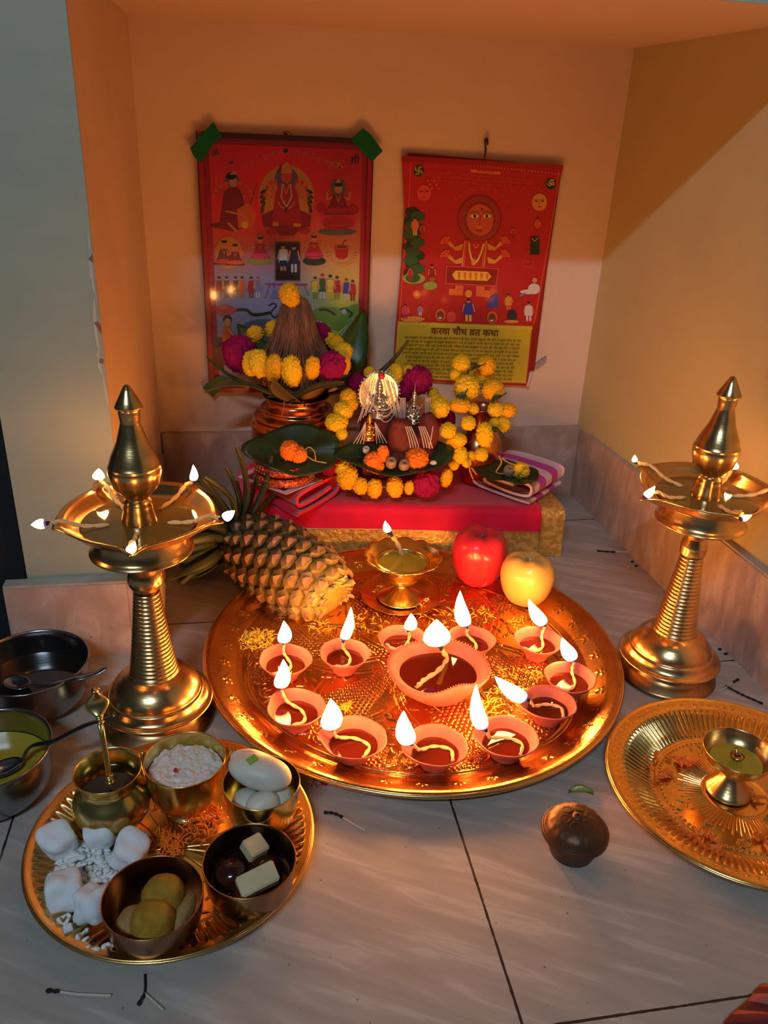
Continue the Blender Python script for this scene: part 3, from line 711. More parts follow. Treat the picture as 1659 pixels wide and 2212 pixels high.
# ---------------------------------------------------------------- posters on the back wall
_txt = {}
def text_geo(body, size=1.0, bold=0.0):
    key = (body, bold)
    if key not in _txt:
        c = bpy.data.curves.new('t', 'FONT'); c.body = body; c.size = 1.0; c.align_x = 'CENTER'; c.align_y = 'CENTER'; c.resolution_u = 2; c.offset = bold
        o = bpy.data.objects.new('t', c); COL.objects.link(o); bpy.context.view_layer.update()
        dg = bpy.context.evaluated_depsgraph_get(); me = o.evaluated_get(dg).to_mesh()
        _txt[key] = ([(v.co.x, v.co.y) for v in me.vertices], [tuple(p.vertices) for p in me.polygons])
        o.evaluated_get(dg).to_mesh_clear(); bpy.data.objects.remove(o); bpy.data.curves.remove(c)
    v, f = _txt[key]; return [(x*size, y*size) for x, y in v], f
class Art:
    """flat printed shapes on the sheet; every layer lies a hair in front of the one below"""
    def __init__(s, x0, y0, k, Y): s.g = G(); s.nn = 0; s.x0, s.y0, s.k, s.Y = x0, y0, k, Y; s.mats = []; s.n = 0
    def mi(s, c):
        if c not in s.mats: s.mats.append(c)
        return s.mats.index(c)
    def P(s, x, y, lay): 
        p = wy(s.x0+x/s.k, s.y0+y/s.k, s.Y); return (p.x, s.Y-.0001*lay-2.4e-6*s.nn, p.z)
    def poly(s, pts, c, lay=1): s.nn += 1; s.g.add(([s.P(x, y, lay) for x, y in pts], [tuple(range(len(pts)))]), s.mi(c)); return s
    def ell(s, x, y, rx, ry, c, lay=1, n=20, rot=0): 
        return s.poly([(x+rx*math.cos(2*PI*i/n)*math.cos(rot)-ry*math.sin(2*PI*i/n)*math.sin(rot), y+rx*math.cos(2*PI*i/n)*math.sin(rot)+ry*math.sin(2*PI*i/n)*math.cos(rot)) for i in range(n)], c, lay)
    def rect(s, x0, y0, x1, y1, c, lay=1, sk=0): return s.poly([(x0, y0), (x1, y0+sk), (x1, y1+sk), (x0, y1)], c, lay)
    def line(s, pts, w_, c, lay=2):
        for (a, b), (d, e) in zip(pts[:-1], pts[1:]):
            L = math.hypot(d-a, e-b) or 1; nx, ny = -(e-b)/L*w_/2, (d-a)/L*w_/2
            s.poly([(a+nx, b+ny), (d+nx, e+ny), (d-nx, e-ny), (a-nx, b-ny)], c, lay)
        return s
    def ring(s, x, y, rx, ry, w_, c, lay=2, a0=0, a1=2*PI, n=24):
        return s.line([(x+rx*math.cos(a0+(a1-a0)*i/n), y+ry*math.sin(a0+(a1-a0)*i/n)) for i in range(n+1)], w_, c, lay)
    def text(s, body, x, y, size, c, lay=3, rot=0, bold=0.0, sx=1.0):
        v, f = text_geo(body, size, bold); ca, sa = math.cos(rot), math.sin(rot)
        s.g.add(([s.P(x+a*sx*ca+b*sa, y+a*sx*sa-b*ca, lay) for a, b in v], f), s.mi(c)); return s
    def person(s, x, y, h, c, leg='skin', lay=4, hat=None, wide=1.0):
        w_ = h*.17*wide
        s.ell(x, y-h*.42, h*.075, h*.09, 'skin', lay); s.ell(x, y-h*.47, h*.08, h*.055, hat or 'black', lay+1)
        s.poly([(x-w_*.7, y-h*.33), (x+w_*.7, y-h*.33), (x+w_, y+h*.18), (x-w_, y+h*.18)], c, lay)
        s.rect(x-w_*.6, y+h*.18, x-w_*.12, y+h*.47, leg, lay); s.rect(x+w_*.12, y+h*.18, x+w_*.6, y+h*.47, leg, lay)
        s.line([(x-w_*.8, y-h*.3), (x-w_*1.2, y+h*.05)], h*.05, 'skin', lay+1); s.line([(x+w_*.8, y-h*.3), (x+w_*1.2, y+h*.05)], h*.05, 'skin', lay+1); return s
    def seated(s, x, y, h, c1, c2, lay=4, halo=None, hair='black'):
        if halo: s.ell(x, y-h*.30, h*.17, h*.20, halo, lay-1)
        for sg in (-1, 1):   # raised arms
            s.line([(x+sg*h*.10, y-h*.10), (x+sg*h*.25, y-h*.02), (x+sg*h*.26, y-h*.20)], h*.045, 'skin', lay)
        s.poly([(x-h*.34, y+h*.32), (x-h*.20, y+h*.12), (x-h*.12, y-h*.14), (x+h*.12, y-h*.14), (x+h*.20, y+h*.12), (x+h*.34, y+h*.32)], c1, lay)
        s.ell(x, y-h*.27, h*.085, h*.105, 'skin', lay+1); s.ell(x, y-h*.37, h*.09, h*.055, hair, lay+2)
        s.poly([(x-h*.06, y-h*.40), (x+h*.06, y-h*.40), (x, y-h*.52)], 'gold', lay+2)
        s.ell(x, y+h*.22, h*.30, h*.07, c2, lay+1)
        s.line([(x-h*.05, y-h*.12), (x, y+.02*h), (x+h*.05, y-h*.12)], h*.02, 'gold', lay+2); return s
    def build(s, name, parent): return build(s.g, name, [INK[c] for c in s.mats], parent, world=True, smooth=False)
PY = 1.300
def fr(px, py, Y=PY): return wy(px, py, Y)
c1, c2, c3, c4 = fr(427, 284), fr(805, 299), fr(789, 848), fr(451, 843)
X0, X1, Z0, Z1 = (c1.x+c4.x)/2, (c2.x+c3.x)/2, (c3.z+c4.z)/2, (c1.z+c2.z)/2
pf = thing('framed_poster', 'framed red devotional poster on the back wall, green tape on its corners', 'poster', ((X0+X1)/2, 1.3085, Z0))
g = G(); b = .0075
for a in (box(X0, X0+b, PY-.004, 1.3085, Z0, Z1), box(X1-b, X1, PY-.004, 1.3085, Z0, Z1), box(X0+b, X1-b, PY-.004, 1.3085, Z0, Z0+b)): g.add(a, 0)
g.add(box(X0+b, X1-b, PY-.004, 1.3085, Z1-b, Z1), 1)
for x in (X0-.001, X1-.0008): g.add(box(x, x+.0018, PY-.0045, 1.3088, Z0, Z1), 1)
build(g, 'frame', ['frame_red', 'frame_dark'], pf, world=True, smooth=False)
build(G().add(box(X0+b, X1-b, PY+.0012, 1.3085, Z0+b, Z1-b)), 'backing_board', INK['crimson'], pf, world=True, smooth=False)
build(G().add(box(X0+b+.0085, X1-b-.0075, PY+.0006, PY+.0011, Z0+b+.006, Z1-b-.008)), 'printed_sheet', INK['grad'], pf, world=True, smooth=False)
A = Art(400, 240, 3.567, PY+.0004)
A.ell(232, 322, 38, 42, 'lightred', 1).text('ॐ', 232, 328, 70, 'black', rot=.05).text('शी', 1305, 378, 78, 'black', rot=.08, bold=.01).line([(1292, 388), (1272, 410)], 7, 'black', 3)
arc = 'श्री लक्ष्मी गणेश स्तुति पूजन'
for i, chh in enumerate(['शी', 'अ', 'हो', 'ई', 'मा', 'ता', 'व', 'त', 'क', 'था', 'पू', 'ज', 'न']):
    t = i/12; a = PI*(1.0-t)*.62+PI*.19; A.text(chh, 800-400*math.cos(a), 560-240*math.sin(a), 62, 'orange', 3, rot=(t-.5)*1.1)
A.ell(775, 305, 18, 18, 'darkgreen', 2)
# left: many-armed figure on a lion
x, y = 370, 730; A.ell(x-10, 880, 165, 30, 'brown', 2).ell(x-10, 530, 55, 60, 'grey', 2)
for i in range(9): a = PI*(.05+.9*i/8); A.line([(x, 640), (x-150*math.cos(a), 670-120*math.sin(a))], 14, 'lightred', 3).ell(x-150*math.cos(a), 670-120*math.sin(a), 14, 16, 'orange', 4)
A.poly([(x-110, 900), (x-70, 620), (x-30, 590), (x+40, 590), (x+70, 640), (x+120, 880), (x, 930)], 'deepred', 4).ell(x, 545, 32, 40, 'skin', 5).ell(x-15, 500, 40, 28, 'black', 6).poly([(x-30, 490), (x+40, 490), (x+5, 450)], 'gold', 6)
A.poly([(x+30, 760), (x+120, 700), (x+175, 800), (x+150, 900), (x+40, 900)], 'orange', 5).ell(x+90, 875, 26, 28, 'yellow', 6).line([(x-60, 770), (x+70, 800)], 14, 'gold', 5).line([(x-40, 860), (x+30, 930)], 18, 'skin', 5).line([(x-130, 620), (x-130, 490)], 6, 'gold', 4).line([(x+130, 720), (x+190, 540)], 6, 'brown', 4)
# centre: crowned figure before a round yellow halo
x = 780; A.ell(x, 660, 215, 245, 'gold', 2, n=32)
for sg in (-1, 1):
    for k in range(5): A.ell(x+sg*(178+6*k % 9), 620+34*k, 30, 12, 'darkgreen', 3, rot=sg*(.5+.2*k))
    A.rect(x+sg*178-8, 630, x+sg*178+8, 780, 'brown', 3)
    for k in range(4): a = .3+.45*k; A.line([(x+sg*60, 680), (x+sg*(90+80*math.cos(a)), 690-150*math.sin(a))], 16, 'orange', 4).ell(x+sg*(90+80*math.cos(a)), 690-150*math.sin(a), 15, 18, 'lightred', 5)
A.ell(x, 530, 92, 100, 'grey', 3)
A.poly([(x-190, 800), (x-100, 760), (x+100, 760), (x+190, 800), (x+185, 890), (x+110, 900), (x+60, 960), (x-50, 960), (x-110, 900), (x-180, 890)], 'deepred', 4)
A.poly([(x-115, 880), (x-85, 640), (x-55, 560), (x+55, 560), (x+85, 640), (x+125, 880)], 'red', 5).ell(x, 505, 42, 48, 'lightred', 6).poly([(x-44, 480), (x+44, 480), (x+34, 420), (x, 385), (x-34, 420)], 'gold', 6).poly([(x-75, 470), (x-40, 400), (x-30, 470)], 'brown', 5)
A.line([(x-30, 560), (x-40, 660), (x, 740), (x+40, 660), (x+30, 560)], 9, 'white', 7).line([(x-24, 560), (x-4, 640), (x+22, 560)], 8, 'gold', 7).ell(x, 760, 14, 26, 'brown', 7).ring(x, 690, 60, 60, 10, 'gold', 6, .1, 3.0)
A.rect(x-105, 855, x-60, 885, 'gold', 7).rect(x+55, 865, x+110, 890, 'gold', 7).ell(x-115, 930, 40, 24, 'crimson', 5).ell(x+140, 925, 44, 24, 'crimson', 5)
# right: seated figure on a pink lotus
x = 1180; A.ell(x-10, 930, 150, 28, 'grey', 2).poly([(x-165, 740), (x-110, 900), (x+120, 900), (x+150, 750), (x+90, 800), (x-100, 800)], 'pink', 4).ell(x-5, 860, 120, 55, 'crimson', 4).ell(x-130, 745, 40, 40, 'red', 4).ell(x+115, 760, 42, 40, 'red', 4).line([(x-60, 880), (x+50, 880)], 6, 'lightred', 6)
A.seated(x, 690, 340, 'deepred', 'red', 6, halo='grey').ell(x+8, 420, 30, 28, 'orange', 3)
for sx in (1190-28, 1190+22): A.ell(sx, 412, 7, 4, 'black', 5)
A.ell(1190, 432, 8, 12, 'brown', 5)
for k in range(14): a = 2*PI*k/14; A.line([(1190+34*math.cos(a), 420+34*math.sin(a)), (1190+48*math.cos(a), 420+48*math.sin(a))], 5, 'orange', 3)
A.ring(340, 370, 36, 44, 8, 'lightred', 3, -.9, 1.9).poly([(335, 405), (375, 405), (360, 380)], 'brown', 4)
# second row
A.ell(335, 1090, 105, 125, 'gold', 2).seated(300, 1100, 260, 'brown', 'lightred', 4).seated(385, 1115, 230, 'deepred', 'orange', 5)
A.ell(575, 1155, 105, 28, 'olive', 3).ring(640, 1090, 40, 62, 9, 'olive', 3, -1.2, 1.4).seated(578, 1060, 230, 'crimson', 'pink', 5).ell(575, 1120, 58, 20, 'pink', 8)
A.rect(692, 1008, 888, 1305, 'brown', 4).rect(700, 1016, 880, 1297, 'navy', 5).rect(700, 1215, 880, 1297, 'black', 6)
A.person(755, 1130, 210, 'white', 'skin', 7).rect(725, 1150, 785, 1195, 'navy', 9).person(838, 1140, 215, 'navy', 'white', 7)
A.ell(995, 1155, 90, 34, 'darkgreen', 3).ell(995, 1115, 66, 24, 'pink', 6).seated(993, 1050, 230, 'crimson', 'pink', 7)
A.poly([(1150, 1050), (1260, 1050), (1250, 1120), (1225, 1140), (1185, 1140), (1160, 1120)], 'red', 4).line([(1210, 1060), (1222, 1005), (1245, 995)], 7, 'red', 5).ell(1205, 1050, 56, 14, 'lightred', 5).ell(1205, 1048, 40, 8, 'brown', 6)
for k in range(13): a = PI*(.02+.96*k/12); A.ell(1210+105*math.cos(a), 1095+85*math.sin(a), 17, 10, 'gold', 4)
# rows of standing people
for i, c in enumerate(('deepred', 'navy', 'darkgreen', 'orange', 'red', 'lilac')): A.person((262, 320, 388, 438, 508, 560)[i], 1360, 165, c, ('brown', 'black', 'olive', 'orange', 'red', 'white')[i], 4, hat='pink' if i == 5 else None)
for i, c in enumerate(('paleyellow', 'green', 'paleyellow', 'red', 'blue', 'crimson')): A.person((1002, 1057, 1118, 1170, 1242, 1290)[i], (1365, 1355, 1360, 1365, 1375, 1385)[i], (170, 195, 190, 180, 165, 160)[i], c, ('olive', 'white', 'yellow', 'olive', 'white', 'deepred')[i], 4, hat='red' if i in (1, 4) else None)
A.line([(615, 1330), (945, 1335)], 12, 'pink', 4).line([(650, 1335), (615, 1445)], 7, 'pink', 4).line([(680, 1335), (700, 1440)], 7, 'blue', 4).line([(915, 1335), (950, 1420)], 7, 'pink', 4).poly([(650, 1440), (690, 1350), (730, 1440)], 'lilac', 4)
# animals and the landscape
A.poly([(930, 1560), (1050, 1500), (1200, 1520), (1340, 1480), (1335, 1620), (1240, 1640), (1180, 1690), (1090, 1670), (1000, 1660)], 'palegreen', 2)
A.line(spline([(395, 1530), (470, 1530), (520, 1565), (600, 1562), (655, 1550)], 5), 22, 'darkgreen', 3).line(spline([(640, 1500), (680, 1480), (700, 1500), (660, 1550), (690, 1590), (720, 1560)], 5), 9, 'black', 3)
A.ring(940, 1535, 24, 26, 9, 'black', 3, -2.5, 2.4).line(spline([(1030, 1530), (1090, 1530), (1160, 1570)], 6), 16, 'brown', 3).line([(1195, 1525), (1235, 1520), (1290, 1560), (1260, 1590)], 14, 'green', 3).ell(1225, 1545, 18, 22, 'white', 4)
A.ell(310, 1530, 80, 40, 'lightred', 3).ell(290, 1510, 40, 16, 'orange', 4).ell(1020, 1640, 50, 26, 'white', 4).line([(1008, 1625), (1005, 1650)], 6, 'brown', 5).line([(1035, 1625), (1035, 1655)], 6, 'brown', 5)
A.ell(325, 1605, 34, 36, 'black', 5).ell(328, 1625, 26, 30, 'skin', 6).poly([(290, 1790), (285, 1690), (310, 1650), (345, 1655), (375, 1790)], 'orange', 5).line([(330, 1680), (380, 1735)], 18, 'skin', 6).rect(260, 1775, 380, 1815, 'navy', 5)
A.rect(210, 1740, 300, 1990, 'brown', 2).ell(600, 1700, 180, 100, 'grey', 2)
A.build('print', pf)
build(G().add(box(X0+b, X1-b, PY-.0036, PY-.0030, Z0+b, Z1-b)), 'glass_pane', 'glass', pf, world=True, smooth=False)
g = G(); g.add(blob(fr(617, 292), (.0035, .0025, .0035), 2)); g.add(tube([wy(617, 292, PY-.005), wy(610, 286, PY-.006), wy(620, 283, PY-.006), wy(630, 289, PY-.006), wy(622, 300, PY-.006)], .0007, 6))
build(g, 'hanging_wire', 'nail', pf, world=True)
# calendar
CYp = 1.296
cal = thing('wall_calendar', 'red and yellow festival calendar hanging on a nail, sheets curling at the right edge', 'calendar', (.376, CYp+.004, .21))
K = lambda x, y: (820+x/3.814, 280+y/3.814)
def sheet(pts, Ya, Yb, m, name, curl=0):
    v = []; P = [wy(*K(*p), Ya) for p in pts]; n = len(P)
    v = [tuple(p) for p in P]+[(p.x, Yb, p.z) for p in P]
    return build(G().add((v, [tuple(range(n)), tuple(range(2*n-1, n-1, -1))]+[(i, (i+1) % n, n+(i+1) % n, n+i) for i in range(n)])), name, m, cal, world=True, smooth=False)
sheet([(240, 190), (1505, 300), (1380, 1150), (1275, 1985), (1200, 2000), (110, 1960), (180, 1100)], CYp+.0072, CYp+.0110, INK['deepred'], 'sheets_behind')
sheet([(185, 228), (1508, 325), (1440, 640), (1385, 1060), (1300, 1560), (1262, 1640), (1218, 2112), (620, 2085), (108, 2055), (130, 1640), (210, 800)], CYp+.0038, CYp+.0060, INK['red'], 'top_sheet')
sheet([(185, 215), (1512, 292), (1512, 335), (185, 262)], CYp+.0005, CYp+.0072, mat('calendar_rail', (.42, .02, .02), .3, .4), 'top_rail')
B = Art(820, 280, 3.814, CYp+.0036)
B.poly([(150, 1580), (1258, 1620), (1250, 1660), (1205, 2090), (620, 2068), (120, 2040), (140, 1700)], 'ochre', 1)
for i in range(44):
    t = i/43; x = 270+t*1200; y = 240+t*118
    B.poly([(x, y), (x+14, y+1), (x+7, y+14)], 'gold', 3)
    x = 165+t*1080; y = 1590+t*42; B.rect(x, y, x+13, y+13, 'paleyellow', 3)
    x = 130+t*1060; y = 2030+t*36; B.rect(x, y, x+12, y+11, 'paleyellow', 3)
B.line([(258, 235), (235, 700), (195, 1100), (160, 1600)], 5, 'orange', 3).line([(1475, 340), (1440, 640), (1360, 1100), (1270, 1600)], 6, 'orange', 3)
# roundels
B.ell(322, 338, 48, 52, 'brown', 2).ell(322, 338, 42, 46, 'darkgreen', 3).ell(1410, 445, 46, 50, 'brown', 2).ell(1410, 445, 40, 44, 'darkgreen', 3).text('ॐ', 1410, 450, 74, 'ochre', 4, rot=.1, bold=.02)
def sw(a, b): return (322+a*27, 338+b*30+a*2)
for pts in ([sw(0, -1), sw(0, 1)], [sw(-1, 0), sw(1, 0)], [sw(0, -1), sw(1, -1)], [sw(1, 0), sw(1, 1)], [sw(0, 1), sw(-1, 1)], [sw(-1, 0), sw(-1, -1)]): B.line(pts, 7, 'ochre', 4)
for a, b in ((.5, -.5), (.5, .5), (-.5, .5), (-.5, -.5)): B.ell(*sw(a, b), 4, 4, 'ochre', 4)
B.poly([(750, 325), (990, 345), (1000, 358), (988, 372), (755, 352), (745, 340)], 'orange', 3).text('श्री गणेशाय नमः', 872, 348, 30, 'deepred', 4, rot=.08, sx=.8)
for i, tx in enumerate(('करवा चौथ की पूजा सामग्री और करवा चौथ का व्रत करने की विधि', 'यह व्रत कार्तिक मास के कृष्ण पक्ष की चतुर्थी को किया जाता है', 'इस दिन चन्द्रमा को अर्घ्य देकर व्रत खोला जाता है और कथा सुनी जाती है')): B.text(tx, 865, 385+32*i, 33, 'lightred', 3, rot=.08)
for i, chh in enumerate(['शी', 'क', 'र', 'वा', 'चौ', 'थ', 'पू', 'ज', 'न']):
    a = PI*(.80-.60*i/8); B.text(chh, 835-(-1)*255*math.cos(a), 730-245*math.sin(a), 56, 'lightred', 3, rot=(i/8-.5)*1.3)
# big face in a disc
B.ell(822, 735, 185, 200, 'deepred', 2, n=36).ell(822, 735, 172, 186, 'disc', 3, n=36).ring(822, 735, 158, 172, 4, 'facetone', 4, n=40).ring(822, 735, 140, 155, 4, 'facetone', 4, n=40).ell(826, 740, 118, 140, 'disc', 5, n=30).ell(826, 745, 110, 130, 'facetone', 6, n=30)
for sg in (-1, 1):
    B.ell(832+sg*52, 712, 32, 14, 'white', 7).ell(832+sg*50, 712, 12, 13, 'black', 8).line(spline([(832+sg*15, 690), (832+sg*50, 672), (832+sg*92, 690)], 4), 7, 'brown', 8)
B.line([(830, 700), (822, 780), (806, 800)], 5, 'brown', 8).ell(815, 800, 26, 12, 'orange', 7).ell(815, 830, 30, 8, 'deepred', 8).poly([(825, 640), (860, 655), (840, 672)], 'deepred', 8)
def face(x, y, r, c):
    B.ell(x, y, r, r*1.15, c, 3)
    for sg in (-1, 1): B.ell(x+sg*r*.42, y-r*.15, r*.2, r*.09, 'black', 4).line([(x+sg*r*.15, y-r*.35), (x+sg*r*.7, y-r*.36)], 4, 'brown', 4)
    B.line([(x, y-r*.2), (x, y+r*.3)], 4, 'brown', 4).ell(x, y+r*.6, r*.28, r*.09, 'red', 4)
face(365, 520, 58, 'lightred'); face(1315, 597, 62, 'gold')
for k in range(6): B.ell(395+18*k % 100, 420+(k*31) % 90, 8, 9, 'orange', 3)
# body with four hands, necklace, panel, feet
B.poly([(690, 905), (900, 925), (880, 1135), (665, 1130)], 'red', 3)
for x in (700, 880): B.line([(x, 915), (x-22, 1130)], 9, 'gold', 5).line([(x+14-28*(x > 800), 915), (x-8-28*(x > 800), 1130)], 4, 'gold', 5)
B.line(spline([(735, 930), (745, 1020), (770, 1095), (800, 1085), (835, 1010), (855, 940)], 5), 14, 'paleyellow', 6).ell(772, 1090, 20, 28, 'gold', 7).line(spline([(775, 940), (790, 975), (815, 945)], 4), 8, 'gold', 6)
for sg in (-1, 1):
    for yy in (975, 1085):
        ex = 785+sg*100; hx = 785+sg*225
        B.poly([(ex, yy-40), (ex+sg*8, yy+15), (785+sg*160, yy+20), (hx, yy-30), (785+sg*210, yy-60), (785+sg*165, yy-10)], 'gold', 5)
        for q in range(5):
            a = -PI/2+sg*(-.3+.45*q); x2, y2 = hx+sg*8+46*math.cos(a), yy-42+46*math.sin(a)
            B.line([(hx, yy-40), (x2, y2)], 13, 'lightred', 5).ell(x2, y2, 9, 9, 'orange', 6)
B.poly([(548, 1118), (980, 1140), (962, 1292), (535, 1272)], 'lightred', 4).poly([(556, 1127), (971, 1148), (954, 1283), (544, 1263)], 'deepred', 5)
B.poly([(595, 1195), (625, 1160), (890, 1172), (918, 1210), (885, 1245), (620, 1235)], 'yellow', 6)
for k in range(6): B.poly([(640+46*k, 1172+2*k), (668+46*k, 1173+2*k), (660+46*k, 1235), (648+46*k, 1235)], 'orange', 7)
for pts in ([(620, 1280), (690, 1284), (686, 1365), (568, 1362), (572, 1310), (622, 1310)], [(795, 1288), (862, 1290), (864, 1322), (908, 1325), (904, 1380), (790, 1374)]): B.poly(pts, 'orange', 4)
# trees and small scenes
for k in range(16): B.ell(270+40*math.sin(k*2.1)+10*(k % 3), 680+36*k, 60, 40, ('darkgreen', 'green')[k % 2], 3+(k % 2))
B.ell(280, 1225, 95, 45, 'palegreen', 3).rect(238, 1120, 262, 1240, 'brown', 4).person(290, 800, 150, 'orange', 'yellow', 6).person(350, 830, 100, 'red', 'red', 6).person(250, 1190, 110, 'red', 'red', 6)
B.ell(415, 1285, 58, 35, 'palegreen', 3).person(430, 1190, 150, 'deepred', 'olive', 5)
B.rect(1240, 880, 1315, 1030, 'darkgreen', 3).line([(1250, 890), (1275, 920), (1310, 885)], 6, 'gold', 4).person(1300, 790, 120, 'lightred', 'red', 4).person(1100, 850, 90, 'crimson', 'deepred', 4)
B.line([(1180, 1080), (1265, 1090), (1250, 1130), (1175, 1125), (1180, 1080)], 5, 'lightred', 3)
for (x, y, h, c, l) in ((210, 1500, 120, 'pink', 'red'), (333, 1490, 90, 'lilac', 'white'), (730, 1490, 190, 'blue', 'yellow'), (1060, 1420, 130, 'gold', 'orange'), (1225, 1500, 160, 'white', 'white')): B.person(x, y, h, c, l, 5, wide=1.3)
B.ell(730, 1350, 30, 32, 'gold', 5).poly([(885, 1470), (900, 1400), (950, 1350), (975, 1380), (970, 1460)], 'blue', 4).ell(1270, 1310, 50, 45, 'white', 4).ell(1225, 1335, 70, 20, 'white', 4).ell(1275, 1240, 20, 22, 'skin', 5).line([(1150, 1370), (1200, 1345)], 14, 'lilac', 4).ell(305, 1355, 34, 36, 'orange', 3).ell(305, 1355, 14, 16, 'yellow', 5)
for x in (500, 925): B.ell(x, 1525+(x-500)*.05, 42, 52, 'orange', 3).ell(x, 1530+(x-500)*.05, 30, 40, 'brown', 4).ell(x-3, 1550+(x-500)*.05, 15, 9, 'white', 5)
B.ell(1090, 1530, 40, 50, 'navy', 3).ell(1085, 1580, 60, 14, 'gold', 4).ell(270, 1560, 100, 24, 'gold', 3).ell(590, 1540, 40, 45, 'lightred', 2)
B.text('करवा चौथ वत कथा', 700, 1668, 78, 'textbrown', 3, rot=.035, bold=.02)
_w = lambda s_: (lambda v: max(p[0] for p in v)-min(p[0] for p in v))(text_geo(s_, 78, .02)[0])
_x = 700-_w('करवा चौथ वत कथा')/2+_w('करवा चौथ व'); B.line([(_x-20, 1676), (_x-44, 1694)], 7, 'textbrown', 3)
W_ = ('एक साहूकार के सात बेटे और एक बेटी थी सेठानी के साथ उसकी बहुओं और बेटी ने करवा चौथ का व्रत रखा था रात को साहूकार के लड़के भोजन करने लगे तो उन्होंने अपनी बहन से भोजन के लिए कहा इस पर बहन ने उत्तर दिया भाई अभी चांद नहीं निकला है '*4).split()
k = 0
for i in range(11):
    y = 1718+32*i; s_ = ''
    while len(s_) < 88-(i//3): s_ += W_[k % len(W_)]+' '; k += 1
    B.text(s_, 690-4*i, y+7, 27, 'textbrown', 3, rot=.033, sx=.98-.006*i)
B.build('print', cal)
g = G(); p = wy(1046, 345, CYp+.002); q = wy(1046, 303, 1.306)
g.add(tube([(p.x, CYp+.001, p.z), (p.x+.001, CYp+.002, (p.z+q.z)/2), (q.x, CYp+.004, q.z-.002), (q.x+.004, CYp+.006, q.z), (q.x+.005, CYp+.006, q.z-.006)], .0016, 8)); g.add(tube([(q.x+.002, 1.3085, q.z), (q.x+.002, CYp+.002, q.z+.002)], .002, 8))
build(g, 'hook', 'nail', cal, world=True)
p0 = wy(1147, 808, CYp-.002); build(G().add(hexa([(p0.x-.0045, CYp, p0.z-.022), (p0.x-.001, CYp, p0.z-.022), (p0.x-.001, CYp+.002, p0.z-.022), (p0.x-.0045, CYp+.002, p0.z-.022)], [(p0.x-.0012, CYp-.003, p0.z+.005), (p0.x+.001, CYp-.003, p0.z+.005), (p0.x+.001, CYp, p0.z+.005), (p0.x-.0012, CYp, p0.z+.005)])), 'curled_corner', 'paper', cal, world=True, smooth=False)
# tapes
def tape(pts, lab, Y=PY-.0052):
    g = G(); P = [wy(x, y, Y) for x, y in pts]; n = len(P)
    v = [tuple(p) for p in P]+[(p.x, Y+.0005, p.z) for p in P]
    g.add((v, [tuple(range(n)), tuple(range(2*n-1, n-1, -1))]+[(i, (i+1) % n, n+(i+1) % n, n+i) for i in range(n)]))
    c = sum(P, Vector())/n; tag(build(g, 'adhesive_tape', 'tape', world=True, smooth=False, base=c), lab, 'tape', 'green tapes on the framed poster')
tape([(461, 263), (470, 280), (480, 294), (458, 315), (435, 352), (420, 340), (410, 320), (424, 305), (428, 292), (444, 282)], 'green tape over the top left corner of the framed poster')
tape([(784, 277), (801, 290), (827, 326), (803, 350), (785, 330), (758, 302), (765, 294)], 'green tape over the top right corner of the framed poster')
tape([(444, 830), (470, 813), (510, 820), (482, 835), (460, 858), (437, 838)], 'green tape over the lower left corner of the framed poster')
# small dried leaf stuck on the wall beside the calendar
g = G(); P = [wy(x, y, 1.304) for x, y in ((1152, 793), (1165, 780), (1181, 770), (1179, 782), (1168, 790), (1160, 797))]
g.add(([tuple(p) for p in P]+[(p.x, 1.3075, p.z) for p in P], [tuple(range(6)), tuple(range(11, 5, -1))]+[(i, (i+1) % 6, 6+(i+1) % 6, 6+i) for i in range(6)]))
tag(build(g, 'paper_scrap', mat('grey_scrap', (.32, .28, .30), .8), world=True, smooth=False, base=P[0]), 'small grey scrap on the wall right of the calendar', 'scrap')

# ---------------------------------------------------------------- altar stand and cloth
ZT = .080
front = lambda x: 1.125-.1255*x
def cloth_pt(s, x):          # s runs from the back of the top over the front edge down to the floor
    yb = 1.262; yf = front(x)+.004
    if s < .6: t = s/.6; return (x, yb+(yf+.012-yb)*t, ZT+.0012*math.sin(19*x+5*t))
    if s < .72: a = (s-.6)/.12*PI/2; return (x, yf+.012-.014*math.sin(a), ZT-.014*(1-math.cos(a)))
    t = (s-.72)/.28; return (x, yf-.002-.006*t-.0025*math.sin(24*x)*t, ZT-.014-(ZT-.015)*t)
ac = thing('altar_cloth', 'bright red cloth with a gold brocade border covering the altar stand', 'cloth', (.24, 1.18, .0))
SS = [i/40 for i in range(25)]+[.6+.12*i/6 for i in range(1, 7)]+[.72+.28*i/8 for i in range(1, 9)]
def cloth_mesh(x0, x1, nx, s0, s1, lift=0.0):
    ss = [s for s in SS if s0-1e-6 <= s <= s1+1e-6]; v = []; f = []
    for s in ss:
        for i in range(nx+1):
            x = x0+(x1-x0)*i/nx; p = cloth_pt(s, x); v.append((p[0], p[1]-lift, p[2]+lift*(1 if s < .7 else 0)))
    m = nx+1
    for j in range(len(ss)-1):
        for i in range(nx): f.append((j*m+i, j*m+i+1, (j+1)*m+i+1, (j+1)*m+i))
    return v, f
cl = .74+.0*0; sb = next(s for s in SS if s >= .72+.28*.26)
g = G().add(cloth_mesh(-.012, .452, 60, 0, sb))
build(g, 'red_centre', 'red_cloth', ac, world=True)
g = G().add(cloth_mesh(-.012, .452, 60, sb, 1.0)); g.add(cloth_mesh(.452, .489, 8, 0, 1.0))
build(g, 'gold_border', 'gold_border', ac, world=True)
ridge = G()
for s, l in ((sb, .0008), (.999, .0005)):
    ridge.add(tube([(x/100, cloth_pt(s, x/100)[1]-l, cloth_pt(s, x/100)[2]+.0006) for x in range(-1, 46)], .0009, 6))
ridge.add(tube([(.4525, cloth_pt(s, .4525)[1]-.0006, cloth_pt(s, .4525)[2]+.0008*(s < .7)) for s in SS], .0008, 6))
